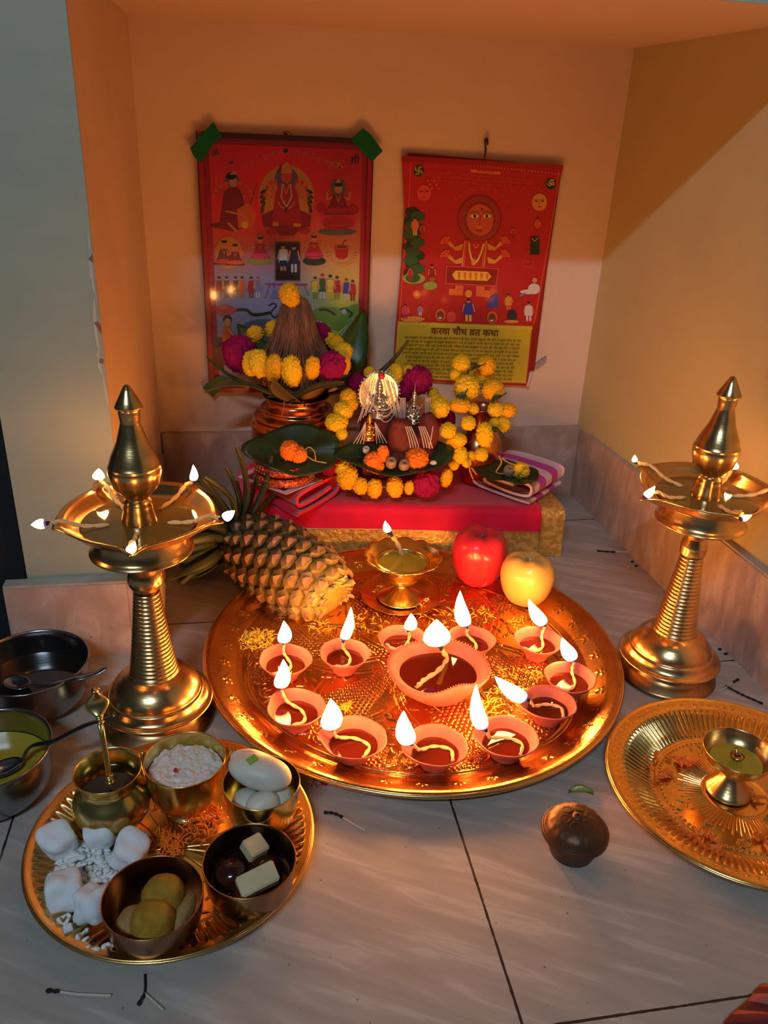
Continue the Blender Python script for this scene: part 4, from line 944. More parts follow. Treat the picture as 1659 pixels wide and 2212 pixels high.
build(ridge, 'gold_piping', 'ring', ac, world=True)
g = G().add(quad_prism([(-.008, front(-.008)+.012), (.483, front(.483)+.012), (.483, 1.258), (-.008, 1.258)], .001, ZT-.003))
tag(build(g, 'altar_stand', mat('stand_wood', (.10, .05, .03), .7), world=True, smooth=False, base=(.24, 1.18, .001)), 'low stand hidden under the red altar cloth', 'stand')

def ribbon(path, th, O, U, V, E_, n, bands=1, wob=0.0):
    """a folded cloth: a 2-D section path (u along U, v along V) pulled along E_"""
    path = spline(path, 5); N_ = len(path); L_ = []; R_ = []
    for i in range(N_):
        a = np.array(path[max(i-1, 0)]); b = np.array(path[min(i+1, N_-1)]); d = b-a; d = d/(np.linalg.norm(d)+1e-9); nr = np.array([-d[1], d[0]])
        p = np.array(path[i]); L_.append(p+nr*th/2); R_.append(p-nr*th/2)
    loop = L_+R_[::-1]; m = len(loop); g = G(); O, U, V, E_ = map(Vector, (O, U, V, E_)); v = []; f = []; mi = []
    for s in range(n+1):
        t = s/n
        for k, (a, b) in enumerate(loop):
            w_ = wob*math.sin(9*t+a*40); v.append(tuple(O+U*(a+w_*.5)+V*(b+abs(w_)*.3)+E_*t))
    base = []
    for s in range(n):
        for k in range(m): f.append((s*m+k, s*m+(k+1) % m, (s+1)*m+(k+1) % m, (s+1)*m+k)); mi.append(int(s/n*bands) % 2)
    caps = []
    for k in range(N_-1):
        caps.append((k, k+1, m-2-k, m-1-k)); mi.append(0)
    f += caps
    for k in range(N_-1): f.append(tuple(n*m+q for q in (m-1-k, m-2-k, k+1, k))); mi.append((bands-1) % 2)
    g.v = v; g.f = f; g.m = mi; g.attr = [0]*len(v); return g
# red folded cloth under the bangles
ru = fz(726, 1062, ZT+.012)-fz(636, 1118, ZT+.004); ru.z = 0; L = ru.length; ru.normalize()
O = fz(640, 1116, ZT+.004); e = (fz(508, 1040, ZT+.012)-fz(636, 1118, ZT+.012))*.85; e.z = 0
P = [(L*.0, .001), (L*.5, .0015), (L*.95, .006), (L*1.05, .019), (L*.96, .033), (L*.55, .034), (L*.10, .031), (L*.03, .022), (L*.12, .013), (L*.5, .014), (L*.84, .019)]
gg = ribbon(P, .0050, O, ru, (0, 0, 1), e, 10, wob=.001)
tag(build(gg, 'folded_cloth', 'red_fold', world=True, base=tuple(O+e*.5)), 'folded red cloth on the left of the altar, under the bangles', 'cloth')
# white printed paper under the bangles
zc = ZT+.0425
Pp = [fz(x, y, zc) for x, y in ((514, 1030), (560, 1004), (697, 1036), (618, 1068))]
pp = thing('paper_sheet', 'white bordered paper lying under the two bangles', 'paper', tuple(Pp[3]))
build(G().add(quad_prism([(p.x, p.y) for p in Pp], zc-.0005, zc+.0003)), 'sheet', 'paper', pp, world=True, smooth=False)
cc = sum(Pp, Vector())/4; build(G().add(quad_prism([(cc.x+(p.x-cc.x)*.80, cc.y+(p.y-cc.y)*.80) for p in Pp], zc+.0003, zc+.0006)), 'dark_panel', mat('paper_dark', (.16, .01, .02), .5), pp, world=True, smooth=False)
# towel
ru = fz(1142, 1098, ZT+.004)-fz(1020, 1046, ZT+.012); L = ru.length; ru.z = 0; ru.normalize()
O = fz(1022, 1050, ZT+.004); e = fz(1210, 1040, ZT+.015)-fz(1142, 1085, ZT+.015); e.z = 0; e *= 1.0
P = [(L*1.0, .0030), (L*.75, .0025), (L*.40, .003), (L*.06, .006), (-L*.04, .018), (L*.04, .031), (L*.5, .034), (L*.93, .032), (L*1.0, .023), (L*.93, .013), (L*.6, .0105), (L*.3, .013), (L*.18, .017), (L*.30, .0230), (L*.7, .0240)]
gg = ribbon(P, .0046, O, ru, (0, 0, 1), e, 10, bands=5, wob=.0012)
tag(build(gg, 'folded_towel', ['white_cloth', 'pink_cloth'], world=True, base=tuple(O+e*.5)), 'folded white and magenta striped towel on the right end of the altar', 'towel')
# bangles
bc = fz(613, 1014, zc+.014)
for k, (lab) in enumerate(('lower sparkling red bangle of the pair on the white paper', 'upper red and gold bangle of the pair, under the betel leaf')):
    t = thing('bangle', lab, 'bangle', (bc.x+.001*k, bc.y+.002*k, zc+.0006+.0155*k), 'bangles on the altar')
    R = .0425; g = G(); g.add(lathe([(R-.003, 0.0), (R, -.0), (R+.002, .003), (R+.0026, .0065), (R+.002, .0105), (R, .0135), (R-.003, .0135), (R-.0035, .0065), (R-.003, 0)], 90)); build(g, 'band', 'bangle', t)
    g = G()
    for q in range(84): a = 2*PI*q/84; g.add(blob(((R+.0022)*math.cos(a), (R+.0022)*math.sin(a), .0068+.0034*(-1)**q), .00115, 1))
    build(g, 'stones', 'ring', t)

# ---------------------------------------------------------------- leaves and flowers
def leaf_geo(base, tip, wd, arch=.2, up=(0, 0, 1), cup=.15, side=0.0, n=14, heart=False, wave=0.0):
    base, tip = Vector(base), Vector(tip); ax = tip-base; L = ax.length; ax.normalize(); up = Vector(up); up = (up-ax*up.dot(ax)).normalized(); lt = ax.cross(up)
    v = []; f = []; m = 7
    for th in (0, -.0006):
        for i in range(n+1):
            t = i/n; w_ = wd*(math.sin(PI*min(1, t**(.55 if heart else .8)))**.8)*.5
            if t > .97: w_ = wd*.01
            c = base+ax*(L*t)+up*(arch*L*math.sin(PI*t)*.5)+lt*(side*L*math.sin(PI*t))
            for j in range(m):
                q = (j-3)/3; z = cup*wd*abs(q)**1.5+wave*wd*math.sin(9*t+2*q)*abs(q)-(.0006 if j == 3 else 0); v.append(tuple(c+lt*(w_*q)+up*(z+th)))
    M_ = (n+1)*m
    for i in range(n):
        for j in range(m-1):
            a = i*m+j; f.append((a, a+1, a+m+1, a+m)); a += M_; f.append((a, a+m, a+m+1, a+1))
    for i in range(n):
        for j in (0, m-1): a = i*m+j; f.append((a, a+m, a+m+M_, a+M_))
    return v, f
def leaf(base, tip, wd, lab, m='leaf', name='mango_leaf', group='leaves around the copper pot', **k):
    g = G().add(leaf_geo(base, tip, wd, **k), 0); b = Vector(base); d = (Vector(tip)-b).normalized(); g.add(tube([b-d*.008, b, b+d*.01], .0011, 6), 0)
    return tag(build(g, name, m, world=True, base=tuple(base)), lab, 'leaf', group)
def ruffle(seed, kind):
    o = Vector((seed*3.1, seed*1.7, seed*.9))
    def fn(p):
        if kind == 'mari':
            d = noise.voronoi(p*2.6+o)[0]; e_ = noise.voronoi(p*6.5+o)[0]
            return 1.02-.16*d[0]-.34*e_[0]+.10
        d = noise.voronoi(Vector((p.x*5, p.y*5, p.z*1.6))+o)[0]; return 1.05-.30*d[0]+.10*noise.noise(p*2.5+o)
    return fn
FM = {}
for kind, mats in (('mari', ('marigold', 'marigold_deep', 'marigold_orange')), ('mag', ('magenta',))):
    for s_ in range(3):
        g = G().add(blob((0, 0, 0), 1, 5, ruffle(s_+1, kind)))
        for m_ in mats: FM[(m_, s_)] = g.mesh('flower_'+m_, [MT[m_]])
_fc = [0]
def flower(parent, p, r, m='marigold', name='marigold', rot=None, sq=(1, 1, 1)):
    _fc[0] += 1; o = link(name, FM[(m, _fc[0] % 3)], parent); o.location = Vector(p)-(parent.location if parent else Vector()); o.scale = (r*sq[0], r*sq[1], r*sq[2])
    o.rotation_euler = rot if rot else (random.uniform(-.25, .25), random.uniform(-.25, .25), random.uniform(0, 6)); return o
PXM = .00073
def garland(lab, flowers, loc, name='flower_garland', group=None, thread=True):
    t = thing(name, lab, 'garland', loc, group); P = []
    for (x, y, r, Y, m, *sq) in flowers:
        p = wy(x, y, Y); P.append(p); s = sq[0] if sq else (1, 1, 1); rr = r*PXM*Y/1.19
        flower(t, p, rr, m, 'magenta_flower' if m == 'magenta' else 'marigold', sq=s, rot=(random.uniform(-.15, .15), random.uniform(-.15, .15), 0) if sq else None)
    if thread: build(G().add(tube([p+Vector((0, .004, 0)) for p in P], .0022, 6)), 'thread', 'leaf', t, world=True)
    return t
# kalash
KY = 1.212; kx, ky = wy(640, 900, KY).x, KY
kal = thing('copper_pot', 'large copper pot on the left of the altar holding the coconut', 'pot', (kx, ky, ZT+.0015))
kp = [(.001, .0006), (.034, 0), (.040, .004), (.056, .040), (.067, .075), (.0690, .093), (.0680, .100), (.0700, .1045), (.0690, .110), (.0655, .1135), (.0640, .1180), (.0655, .1210), (.0630, .1255), (.0545, .1300), (.0535, .1340), (.0545, .1365), (.0500, .1400), (.0450, .1440), (.0440, .1490), (.0455, .1520), (.0500, .1560), (.0510, .1575), (.0500, .1585), (.0430, .1550), (.0410, .148), (.050, .13), (.060, .10)]
build(G().add(lathe(spline([(a*1.015, b*.91) for a, b in kp], 2), 72)), 'body', 'copper', kal)
g = G(); g.add(tube([wy(615, 858, ky-.052), wy(612, 885, ky-.064), wy(608, 900, ky-.072)], .0005, 5)); build(g, 'string', 'stem', kal, world=True)
coc = thing('coconut', 'brown fibrous coconut standing in the copper pot', 'coconut', (kx, ky, .216))
cp = [(.001, .0), (.030, .003), (.046, .022), (.052, .045), (.050, .058), (.040, .078), (.031, .100), (.026, .120), (.0225, .138), (.018, .150), (.010, .158), (.001, .161)]
build(G().add(lathe(spline(cp, 3), 48, lambda t, i, r, z: (r*(1+.05*noise.noise(Vector((math.cos(t)*3, math.sin(t)*3, z*20)))), z))), 'shell', 'husk', coc)
g = G(); cps = spline(cp, 3)
def rad_at(z):
    for (a, b), (c, d) in zip(cps[:-1], cps[1:]):
        if b <= z <= d: return a+(c-a)*(z-b)/(d-b+1e-9)
    return .02
for k in range(520):
    a = random.uniform(0, 2*PI); z1 = random.uniform(.11, .158); z0 = random.uniform(.030, .07); P = []
    fl_ = random.uniform(.0, .012)
    for q in range(5):
        t = q/4; z = z1+(z0-z1)*t; r = rad_at(z)+.0010+fl_*t*t+random.uniform(0, .001); aa = a+.15*t*math.sin(k); P.append((r*math.cos(aa), r*math.sin(aa), z))
    g.add(tube(P, random.uniform(.0004, .0008), 4))
build(g, 'fibre', 'husk', coc)
tm = thing('marigold_flower', 'single yellow marigold on top of the coconut', 'flower', wy(625, 638, ky), 'marigold heads')
f0 = flower(tm, wy(625, 637, ky-.005), .0205, 'marigold_deep', 'petals', sq=(1.05, .8, .95)); flower(tm, wy(632, 650, ky-.012), .012, 'marigold_deep', 'petals')
m_, d_ = 'marigold', 'marigold_deep'
garland('marigold and magenta garland ringing the coconut', [
 (552,722,19,1.237,d_), (520,765,37,1.222,'magenta',(1,.7,1.15)), (498,752,20,1.232,'magenta'), (541,785,22,1.187,m_,(.8,.8,1.3)), (560,785,27,1.167,m_,(.85,.8,1.2)), (592,795,25,1.157,d_,(.8,.8,1.25)), (630,802,26,1.152,m_,(.9,.8,1.45)),
 (675,795,21,1.157,d_,(.85,.8,1.35)), (717,792,31,1.162,'magenta',(1,.8,1.15)), (746,788,18,1.187,d_,(.7,.8,1.3)), (743,760,21,1.207,m_), (727,742,18,1.222,d_), (712,732,14,1.237,m_), (690,722,26,1.247,'magenta'), (592,712,20,1.247,d_)], (kx, ky, .26))
# leaves of the pot
zl = .223
leaf((kx+.01, ky-.045, zl+.002), wy(592, 815, 1.120), .050, 'olive leaf hanging over the front left rim of the copper pot', 'leaf_dry', arch=-.15, cup=-.1)
leaf((kx-.015, ky-.045, zl+.006), wy(742, 822, 1.145), .052, 'olive leaf hanging over the front right rim of the copper pot', 'leaf_dry', arch=.25, cup=-.1)
leaf((kx-.035, ky-.02, zl+.004), wy(442, 848, 1.170), .034, 'long dark leaf drooping left of the copper pot', 'leaf_dry', arch=.30, cup=.1)
leaf((kx-.04, ky, zl+.010), wy(446, 770, 1.190), .026, 'narrow dark leaf sticking out left of the copper pot', 'leaf', arch=-.2, cup=.1)
leaf((kx-.035, ky+.02, zl+.03), wy(512, 700, 1.255), .040, 'dark leaf standing behind the magenta flower at the coconut', 'leaf', arch=.3, up=(0, -1, .3))
leaf((kx+.030, ky+.03, zl+.004), wy(785, 668, 1.280), .062, 'broad green leaf standing upright right of the coconut', 'leaf', arch=-.1, up=(0, -1, .2), side=.12)
leaf((kx+.045, ky+.01, zl-.005), wy(882, 740, 1.220), .020, 'long narrow olive leaf pointing right towards the calendar', 'leaf_dry', arch=-.25, cup=.2)
leaf((kx+.04, ky+.005, zl-.005), wy(765, 852, 1.180), .030, 'dark leaf curling down right of the copper pot', 'leaf_dry', arch=.5, cup=.1)

# second small pot
sx, sy = wy(1040, 900, 1.185).x, 1.185
sp = thing('small_copper_pot', 'small copper pot at the right of the altar wreathed in marigolds', 'pot', (sx, sy, ZT+.0015))
q = [(.001, .001), (.020, 0), (.024, .004), (.034, .030), (.038, .055), (.036, .070), (.028, .085), (.022, .093), (.0215, .112), (.026, .126), (.027, .128), (.0255, .128), (.020, .112), (.021, .092), (.03, .075)]
build(G().add(lathe(spline(q, 2), 56)), 'body', 'copper', sp)
garland('cluster of yellow marigolds filling the small copper pot', [(996,785,21,1.185,m_), (1050,790,23,1.19,d_), (1022,808,15,1.195,m_), (1040,815,22,1.20,m_), (1008,838,31,1.165,m_,(1,.9,1)), (1064,842,27,1.17,d_,(1,.8,.9)), (984,810,14,1.18,m_)], (sx, sy, .2), 'flower_cluster')
garland('long chain of yellow marigolds hanging down over the small copper pot', [(942,865,16,1.15,m_), (950,880,25,1.14,m_), (995,876,22,1.14,d_,(1.2,.8,.75)), (1022,884,14,1.145,m_), (1070,884,20,1.155,m_), (1098,886,20,1.155,d_,(1,1,.9)), (1085,917,20,1.15,m_), (1068,915,14,1.145,m_), (1047,940,25,1.13,m_,(.85,.9,1.3)), (1012,914,18,1.13,m_), (968,930,20,1.12,m_), (990,950,22,1.12,m_,(1,.8,.75)), (1040,982,17,1.12,m_), (1018,985,12,1.125,m_), (962,905,24,1.165,'magenta'), (1008,1000,12,1.115,m_)], (sx-.02, 1.14, .2), thread=False)
for (a, b, Y, w_, lab) in (((1040, 790), (1018, 802), 1.17, .012, 'tiny green sepal leaf among the top marigolds of the small pot'), ((1085, 855), (1062, 872), 1.15, .016, 'green calyx leaf under the right marigolds of the small pot'), ((1005, 850), (995, 868), 1.145, .016, 'green calyx leaf left of the small copper pot rim'), ((1060, 925), (1088, 948), 1.13, .02, 'green leaf beside the lowest right marigold of the chain')):
    leaf(wy(*a, Y), wy(*b, Y-.005), w_, lab, group='small leaves among the marigolds', n=8)
# garlands around the idols
garland('short amber and yellow marigold chain hanging right of the large pot', [(752,858,20,1.16,d_), (757,872,18,1.155,d_), (742,886,24,1.15,m_,(1,1,.9)), (727,912,26,1.14,m_,(1.05,1,.85)), (738,938,18,1.13,m_,(.8,.8,.9))], (.155, 1.15, .2))
garland('front garland of yellow marigolds and one magenta flower under the betel leaf', [(740,1010,21,1.118,m_), (750,1030,29,1.112,d_,(.9,.9,1.1)), (779,1050,21,1.105,d_,(.9,.9,1.05)), (809,1055,21,1.102,d_,(.9,.9,1.25)), (853,1052,22,1.100,d_,(.95,.9,1.25)), (884,1053,15,1.100,d_,(.8,.9,1.3)), (921,1045,33,1.102,'magenta',(1.05,.8,1.05)), (964,1032,18,1.110,d_,(.85,.9,1.4)), (980,1005,13,1.115,'marigold_deep'), (994,983,21,1.118,m_,(.9,.9,1.1)), (984,955,22,1.122,d_,(1.1,.8,.7))], (.23, 1.10, .12))
garland('row of marigolds and magenta flowers behind the silver idols', [(799,805,14,1.20,m_), (855,808,19,1.195,m_,(.9,.9,1.3)), (882,802,15,1.20,m_), (903,822,33,1.185,'magenta',(1,.8,1)), (870,845,26,1.195,'magenta'), (935,850,14,1.19,m_), (770,830,24,1.205,'magenta'), (925,905,18,1.18,'magenta')], (.23, 1.19, .2), thread=False)
tf = thing('magenta_flower', 'magenta flower lying between the bangles and the front garland', 'flower', wy(722, 995, 1.13)); flower(tf, wy(728, 990, 1.135), .020, 'magenta', 'petals', sq=(1.1, .8, .8)); flower(tf, wy(712, 1008, 1.125), .015, 'magenta', 'petals')

# ---------------------------------------------------------------- idols
def beads_path(g, P, r, mi=0, sp=None):
    P = [Vector(p) for p in P]; sp = sp or 1.7*r; acc = 0
    for a, b in zip(P[:-1], P[1:]):
        L = (b-a).length; s = acc
        while s < L: g.add(blob(a.lerp(b, s/L), r, 1), mi); s += sp
        acc = s-L
def strand(g, p, q, sag, r=.0010, out=.004):
    par = g; g = G(); p, q = Vector(p), Vector(q); P = []
    for i in range(9): t = i/8; P.append(p.lerp(q, t)+Vector((0, -out*math.sin(PI*t), -sag*math.sin(PI*t))))
    beads_path(g, P, r); build(g, 'pearl_string', 'pearl', par)
def deity(lab, cx, cz, Y, h, m, halo, spire, support):
    b = Vector((cx, Y, cz)); t = thing('idol', lab, 'idol', tuple(b), 'small metal idols'); g = G(); u = h
    g.add(lathe([(.001, 0), (.30*u, 0), (.32*u, .03*u), (.27*u, .06*u), (.24*u, .10*u), (.28*u, .13*u), (.26*u, .15*u), (.001, .16*u)], 32)); build(g, 'pedestal', m, t)
    g = G(); g.add(blob((0, 0, .22*u), (.24*u, .15*u, .09*u), 3)); g.add(lathe(spline([(.12*u, .22*u), (.13*u, .32*u), (.10*u, .42*u), (.13*u, .52*u), (.06*u, .58*u), (.05*u, .62*u)], 3), 24))
    g.add(blob((0, -.01*u, .68*u), (.08*u, .08*u, .095*u), 3)); g.add(blob((0, -.09*u, .66*u), (.018*u, .02*u, .03*u), 1))
    for s in (-1, 1):
        g.add(blob((s*.035*u, -.078*u, .70*u), .012*u, 1)); g.add(blob((s*.088*u, 0, .68*u), (.015*u, .02*u, .04*u), 1)); g.add(tube([(s*.11*u, 0, .52*u), (s*.20*u, -.04*u, .42*u), (s*.22*u, -.10*u, .52*u)], [.035*u, .03*u, .022*u], 8)); g.add(tube([(s*.10*u, -.02*u, .48*u), (s*.17*u, -.06*u, .34*u), (s*.08*u, -.14*u, .30*u)], [.03*u, .028*u, .02*u], 8)); g.add(blob((s*.22*u, -.10*u, .55*u), .03*u, 1)); g.add(blob((s*.16*u, -.08*u, .20*u), (.11*u, .08*u, .05*u), 2))
    build(g, 'body', m, t)
    g = G(); g.add(lathe(spline([(.09*u, .74*u), (.095*u, .78*u), (.075*u, .80*u), (.08*u, .84*u), (.05*u, .87*u), (.055*u, .91*u), (.02*u, .95*u), (.006*u, (1.0+spire)*u)], 3), 24)); build(g, 'crown', m, t)
    if halo:
        g = G(); n = 40; v = []; f = []
        for j, (k, y) in enumerate(((.0, .07), (.6, .075), (.92, .06), (1, .055), (1, .085), (0, .095))):
            for i in range(n): a = 2*PI*i/n; v.append((halo*k*math.cos(a)*(1), y*u, .58*u+halo*1.1*k*math.sin(a)))
        for j in range(5):
            for i in range(n): f.append((j*n+i, j*n+(i+1) % n, (j+1)*n+(i+1) % n, (j+1)*n+i))
        g.add((v, f)); build(g, 'halo_plate', m, t)
        g = G()
        for i in range(34): a = 2*PI*i/34; g.add(blob((halo*1.02*math.cos(a), .055*u, .58*u+halo*1.12*math.sin(a)), .0016, 1))
        build(g, 'halo_beads', 'pearl', t)
    return t, u
p = wy(818, 893, 1.150); tA, u = deity('larger silver idol with round beaded halo and many pearl strings, red stone on top', p.x, p.z-.004, p.y, .058, 'silver', .031, 0, .18)
g = G()
for s in (-1, 1):
    for k in range(5): strand(tA, (s*.004*(k+1), -.004, .060-.002*k), (s*(.018+.004*k), -.014, .010-.004*k), -.004 if k % 2 else .002, .0010, .008)
for k in range(3): strand(tA, (-.024+.004*k, -.012, .040), (.026, -.014, .030-.006*k), .020+.006*k, .0010, .006)
build(G().add(blob((.001, -.006, .0640), (.0055, .004, .0055), 2)), 'red_stone', 'ruby', tA)
p = wy(893, 895, 1.150); tB, u = deity('slender silver idol with a tall spire crown and pearl tassels', p.x, p.z-.012, p.y, .052, 'silver', 0, .18, .15)
g = G()
for s in (-1, 1):
    for k in range(4): strand(tB, (s*(.016+.0024*k), -.008, .040), (s*(.016+.0024*k), -.012, .004-.002*k-(.008 if s > 0 else 0)), 0, .0011, .002)
p = wy(797, 948, 1.125); tC, u = deity('small golden idol with pearl strings spread to both sides', p.x, p.z, p.y, .040, 'gold', 0, -.02, .1)
g = G()
for s in (-1, 1):
    for k in range(4): strand(tC, (s*.007, -.006, .028), (s*(.010+.005*k), -.012, -.004+.0005*k), 0, .0010, .003)
# cloth mound the idols stand on
def mound(x0, x1, y0, y1, z1, seed):
    g = G(); v = []; f = []; n = 24
    for j in range(9):
        t = j/8; k = 1-.18*t**3
        for i in range(n):
            a = 2*PI*i/n; ca, sa = math.cos(a), math.sin(a); q = (abs(ca)**4+abs(sa)**4)**-.25
            w_ = 1+.07*noise.noise(Vector((ca*2+seed, sa*2, t*2)))
            v.append(((x0+x1)/2+(x1-x0)/2*ca*q*k*w_, (y0+y1)/2+(y1-y0)/2*sa*q*k*w_, ZT+.0015+(z1-ZT-.0015)*t))
    for j in range(8):
        for i in range(n): f.append((j*n+i, j*n+(i+1) % n, (j+1)*n+(i+1) % n, (j+1)*n+i))
    f.append(tuple(8*n+i for i in range(n))); g.add((v, f)); return g
zA = tA.location.z; tag(build(mound(tA.location.x-.030, tA.location.x+.030, 1.130, 1.172, zA-.0005, 1), 'cloth_seat', 'garment', world=True, base=(tA.location.x, 1.15, ZT)), 'dark red cloth block under the larger silver idol', 'cloth')
zB = tB.location.z; tag(build(mound(tB.location.x-.026, tB.location.x+.030, 1.1340, 1.170, zB-.0005, 2), 'cloth_seat', 'garment', world=True, base=(tB.location.x, 1.15, ZT)), 'dark red cloth block under the slender silver idol', 'cloth')
zC = tC.location.z; tag(build(mound(tC.location.x-.010, tC.location.x+.010, 1.1205, 1.1295, zC-.0005, 3), 'cloth_seat', 'garment', world=True, base=(tC.location.x, 1.12, ZT)), 'cloth block under the small golden idol, coloured dark red for the shadow there', 'cloth')  # dark red paints the shadow between the betel leaf and the front garland
# red-brown clothed figure with pearl tassels
P = wy(890, 945, 1.118); t = thing('clothed_figure', 'red-brown cloth-wrapped little figure with white pearl tassels in front of the idols', 'figurine', (P.x, P.y, ZT+.0015))
g = G(); W2 = lambda x, y, Y=1.118: Vector(wy(x, y, Y))-t.location
g.add(blob(W2(862, 945), (.018, .014, .030), 3, lambda p: 1+.12*noise.noise(p*2))); g.add(blob(W2(885, 962), (.034, .016, .020), 3, lambda p: 1+.12*noise.noise(p*2.2))); g.add(blob(W2(925, 935), (.016, .014, .032), 3, lambda p: 1+.1*noise.noise(p*2.5)))
g.add(blob(W2(868, 915), (.016, .012, .008), 3)); g.add(blob(W2(890, 985), (.040, .017, .020), 3)); build(g, 'cloth_body', 'idol_cloth', t)
g = G()
for x0, x1 in ((876, 893), (905, 922), (935, 932)):
    for k in range(4 if x0 < 930 else 1):
        a, b = W2(x0+k*4, 922, 1.100), W2(x1-6+k*6, 968, 1.097); strand(t, a, b, -.002, .0011, .003)

# ---------------------------------------------------------------- betel leaves and their offerings
def paan(px, rx, ry, Z, lab, tilt=(0, 0, 0), curl=.2, mname='paan', seed=0):
    c = Vector(px); g = G(); v = []; f = []; n = 40; m = 9
    for th in (0, -.0009):
        for j in range(m+1):
            k = j/m
            for i in range(n):
                a = 2*PI*i/n; q = 1+.30*max(0, math.cos(a-PI))**9-.10*max(0, math.cos(a))**8+.03*math.sin(5*a+seed); x, y = rx*k*q*math.cos(a), ry*k*math.sin(a)
                z = curl*(k**2)*(.020+.008*math.sin(2*a+seed))+.0025*math.sin(5*a+seed)*k+th
                v.append((x, y, z))
    M_ = (m+1)*n
    for j in range(m):
        for i in range(n):
            a, b = j*n+i, j*n+(i+1) % n; f.append((a, b, b+n, a+n)); f.append((a+M_, a+n+M_, b+n+M_, b+M_))
    for i in range(n): a, b = m*n+i, m*n+(i+1) % n; f.append((a, b, b+M_, a+M_))
    g.add((v, f)); g.add(tube([(rx*(.9-1.8*i/8)*1, 0, curl*.02*(.9-1.8*i/8)**2+.0008) for i in range(9)], .0008, 5))
    o = build(g, 'betel_leaf', mname, loc=tuple(c)); o.rotation_euler = tilt; tag(o, lab, 'leaf', 'betel leaves on the altar'); return o
zb = zc+.0320
c = wy(645, 974, 1.112); paan(c, .064, .044, 0, 'large dark betel leaf lying on the bangles', (.66, 0, -.03), .25)
c = fz(868, 985, ZT+.045); paan(wy(868, 993, 1.108), .083, .040, 0, 'wide cupped betel leaf in front of the idols holding nuts', (.42, 0, .05), .7, seed=2)
c = fz(1105, 1030, ZT+.043); paan((c.x, c.y, ZT+.0430), .046, .036, 0, 'dark betel leaf lying on the striped towel', (.1, 0, -.5), .35, seed=4)
c = fz(1060, 1005, ZT+.015); paan((c.x+.002, c.y+.012, ZT+.014), .034, .026, 0, 'dark betel leaf behind the striped towel', (.1, .0, .3), .4, seed=5)
t = thing('marigold_flower', 'orange marigold with a curled stalk on the left betel leaf', 'flower', wy(632, 978, 1.082), 'orange marigolds'); flower(t, wy(626, 973, 1.090), .0160, 'marigold_orange', 'petals'); flower(t, wy(645, 982, 1.086), .0135, 'marigold_orange', 'petals')
build(G().add(tube(spline([wy(655, 975, 1.085), wy(668, 966, 1.088), wy(679, 976, 1.084), wy(682, 994, 1.076)], 5), .0010, 6)).add(tube(spline([wy(660, 984, 1.082), wy(680, 995, 1.076), wy(705, 1000, 1.074)], 5), .0010, 6)), 'stalk', 'stem', t, world=True)
Yl = 1.095
t = thing('marigold_flower', 'ragged orange marigold on the left of the wide betel leaf', 'flower', wy(812, 1005, Yl), 'orange marigolds'); flower(t, wy(808, 997, Yl), .0170, 'marigold_orange', 'petals', sq=(1.1, .8, 1)); flower(t, wy(828, 980, Yl), .010, 'marigold_orange', 'petals', sq=(1, .8, 1.5)); flower(t, wy(815, 1008, Yl-.004), .012, 'marigold_orange', 'petals')
t = thing('marigold_flower', 'round orange marigold on the right of the wide betel leaf', 'flower', wy(900, 1003, Yl), 'orange marigolds'); flower(t, wy(900, 992, Yl), .0195, 'marigold_orange', 'petals')
def nut(x, y, Y, r, lab, m='nut'):
    P = wy(x, y, Y); g = G(); g.add(lathe(spline([(.001, -r*.9), (r*.8, -r*.75), (r, 0), (r*.85, r*.75), (r*.5, r*.9), (r*.25, r*.75), (.001, r*.7)], 3), 24)); o = build(g, 'betel_nut', m, loc=tuple(P)); o.rotation_euler = (.5, 0, 0); tag(o, lab, 'nut', 'betel nuts')
nut(845, 1000, 1.084, .0082, 'grey betel nut beside the ragged orange marigold'); nut(873, 1005, 1.082, .0082, 'grey betel nut beside the round orange marigold'); nut(791, 972, 1.105, .0055, 'small pale nut at the far left of the wide betel leaf', 'white_bit')
nut(1100, 1018, 1.110, .0095, 'brown betel nut next to the yellow bud on the towel leaf')
o = build(G().add(blob((0, 0, 0), (.0055, .004, .004), 2, lambda p: 1+.3*noise.noise(p*3))), 'cardamom_pod', 'white_bit', loc=tuple(wy(936, 1000, 1.086))); tag(o, 'tiny white pod at the right end of the wide betel leaf', 'pod')
t = thing('marigold_bud', 'pale yellow-green marigold bud on the striped towel', 'flower', wy(1125, 1020, 1.105)); flower(t, wy(1125, 1018, 1.105), .0150, 'marigold', 'petals', sq=(1, .9, 1.1)); build(G().add(leaf_geo(wy(1118, 1030, 1.095), wy(1140, 1010, 1.090), .012, n=8)), 'sepal', INK['palegreen'], t, world=True)
g = G()
for P in ([(1078, 984), (1083, 1000), (1072, 1020), (1090, 1024)], [(1084, 990), (1100, 1000), (1114, 1004)], [(1010, 995), (1016, 1020), (1022, 1035)], [(1018, 1010), (1030, 1026)]): g.add(tube(spline([wy(x, y, 1.105) for x, y in P], 5), .0012, 6))
tag(build(g, 'dry_stems', 'stem', world=True, base=tuple(wy(1080, 1010, 1.105))), 'thin dry brown stems lying over the leaves by the towel', 'stems')
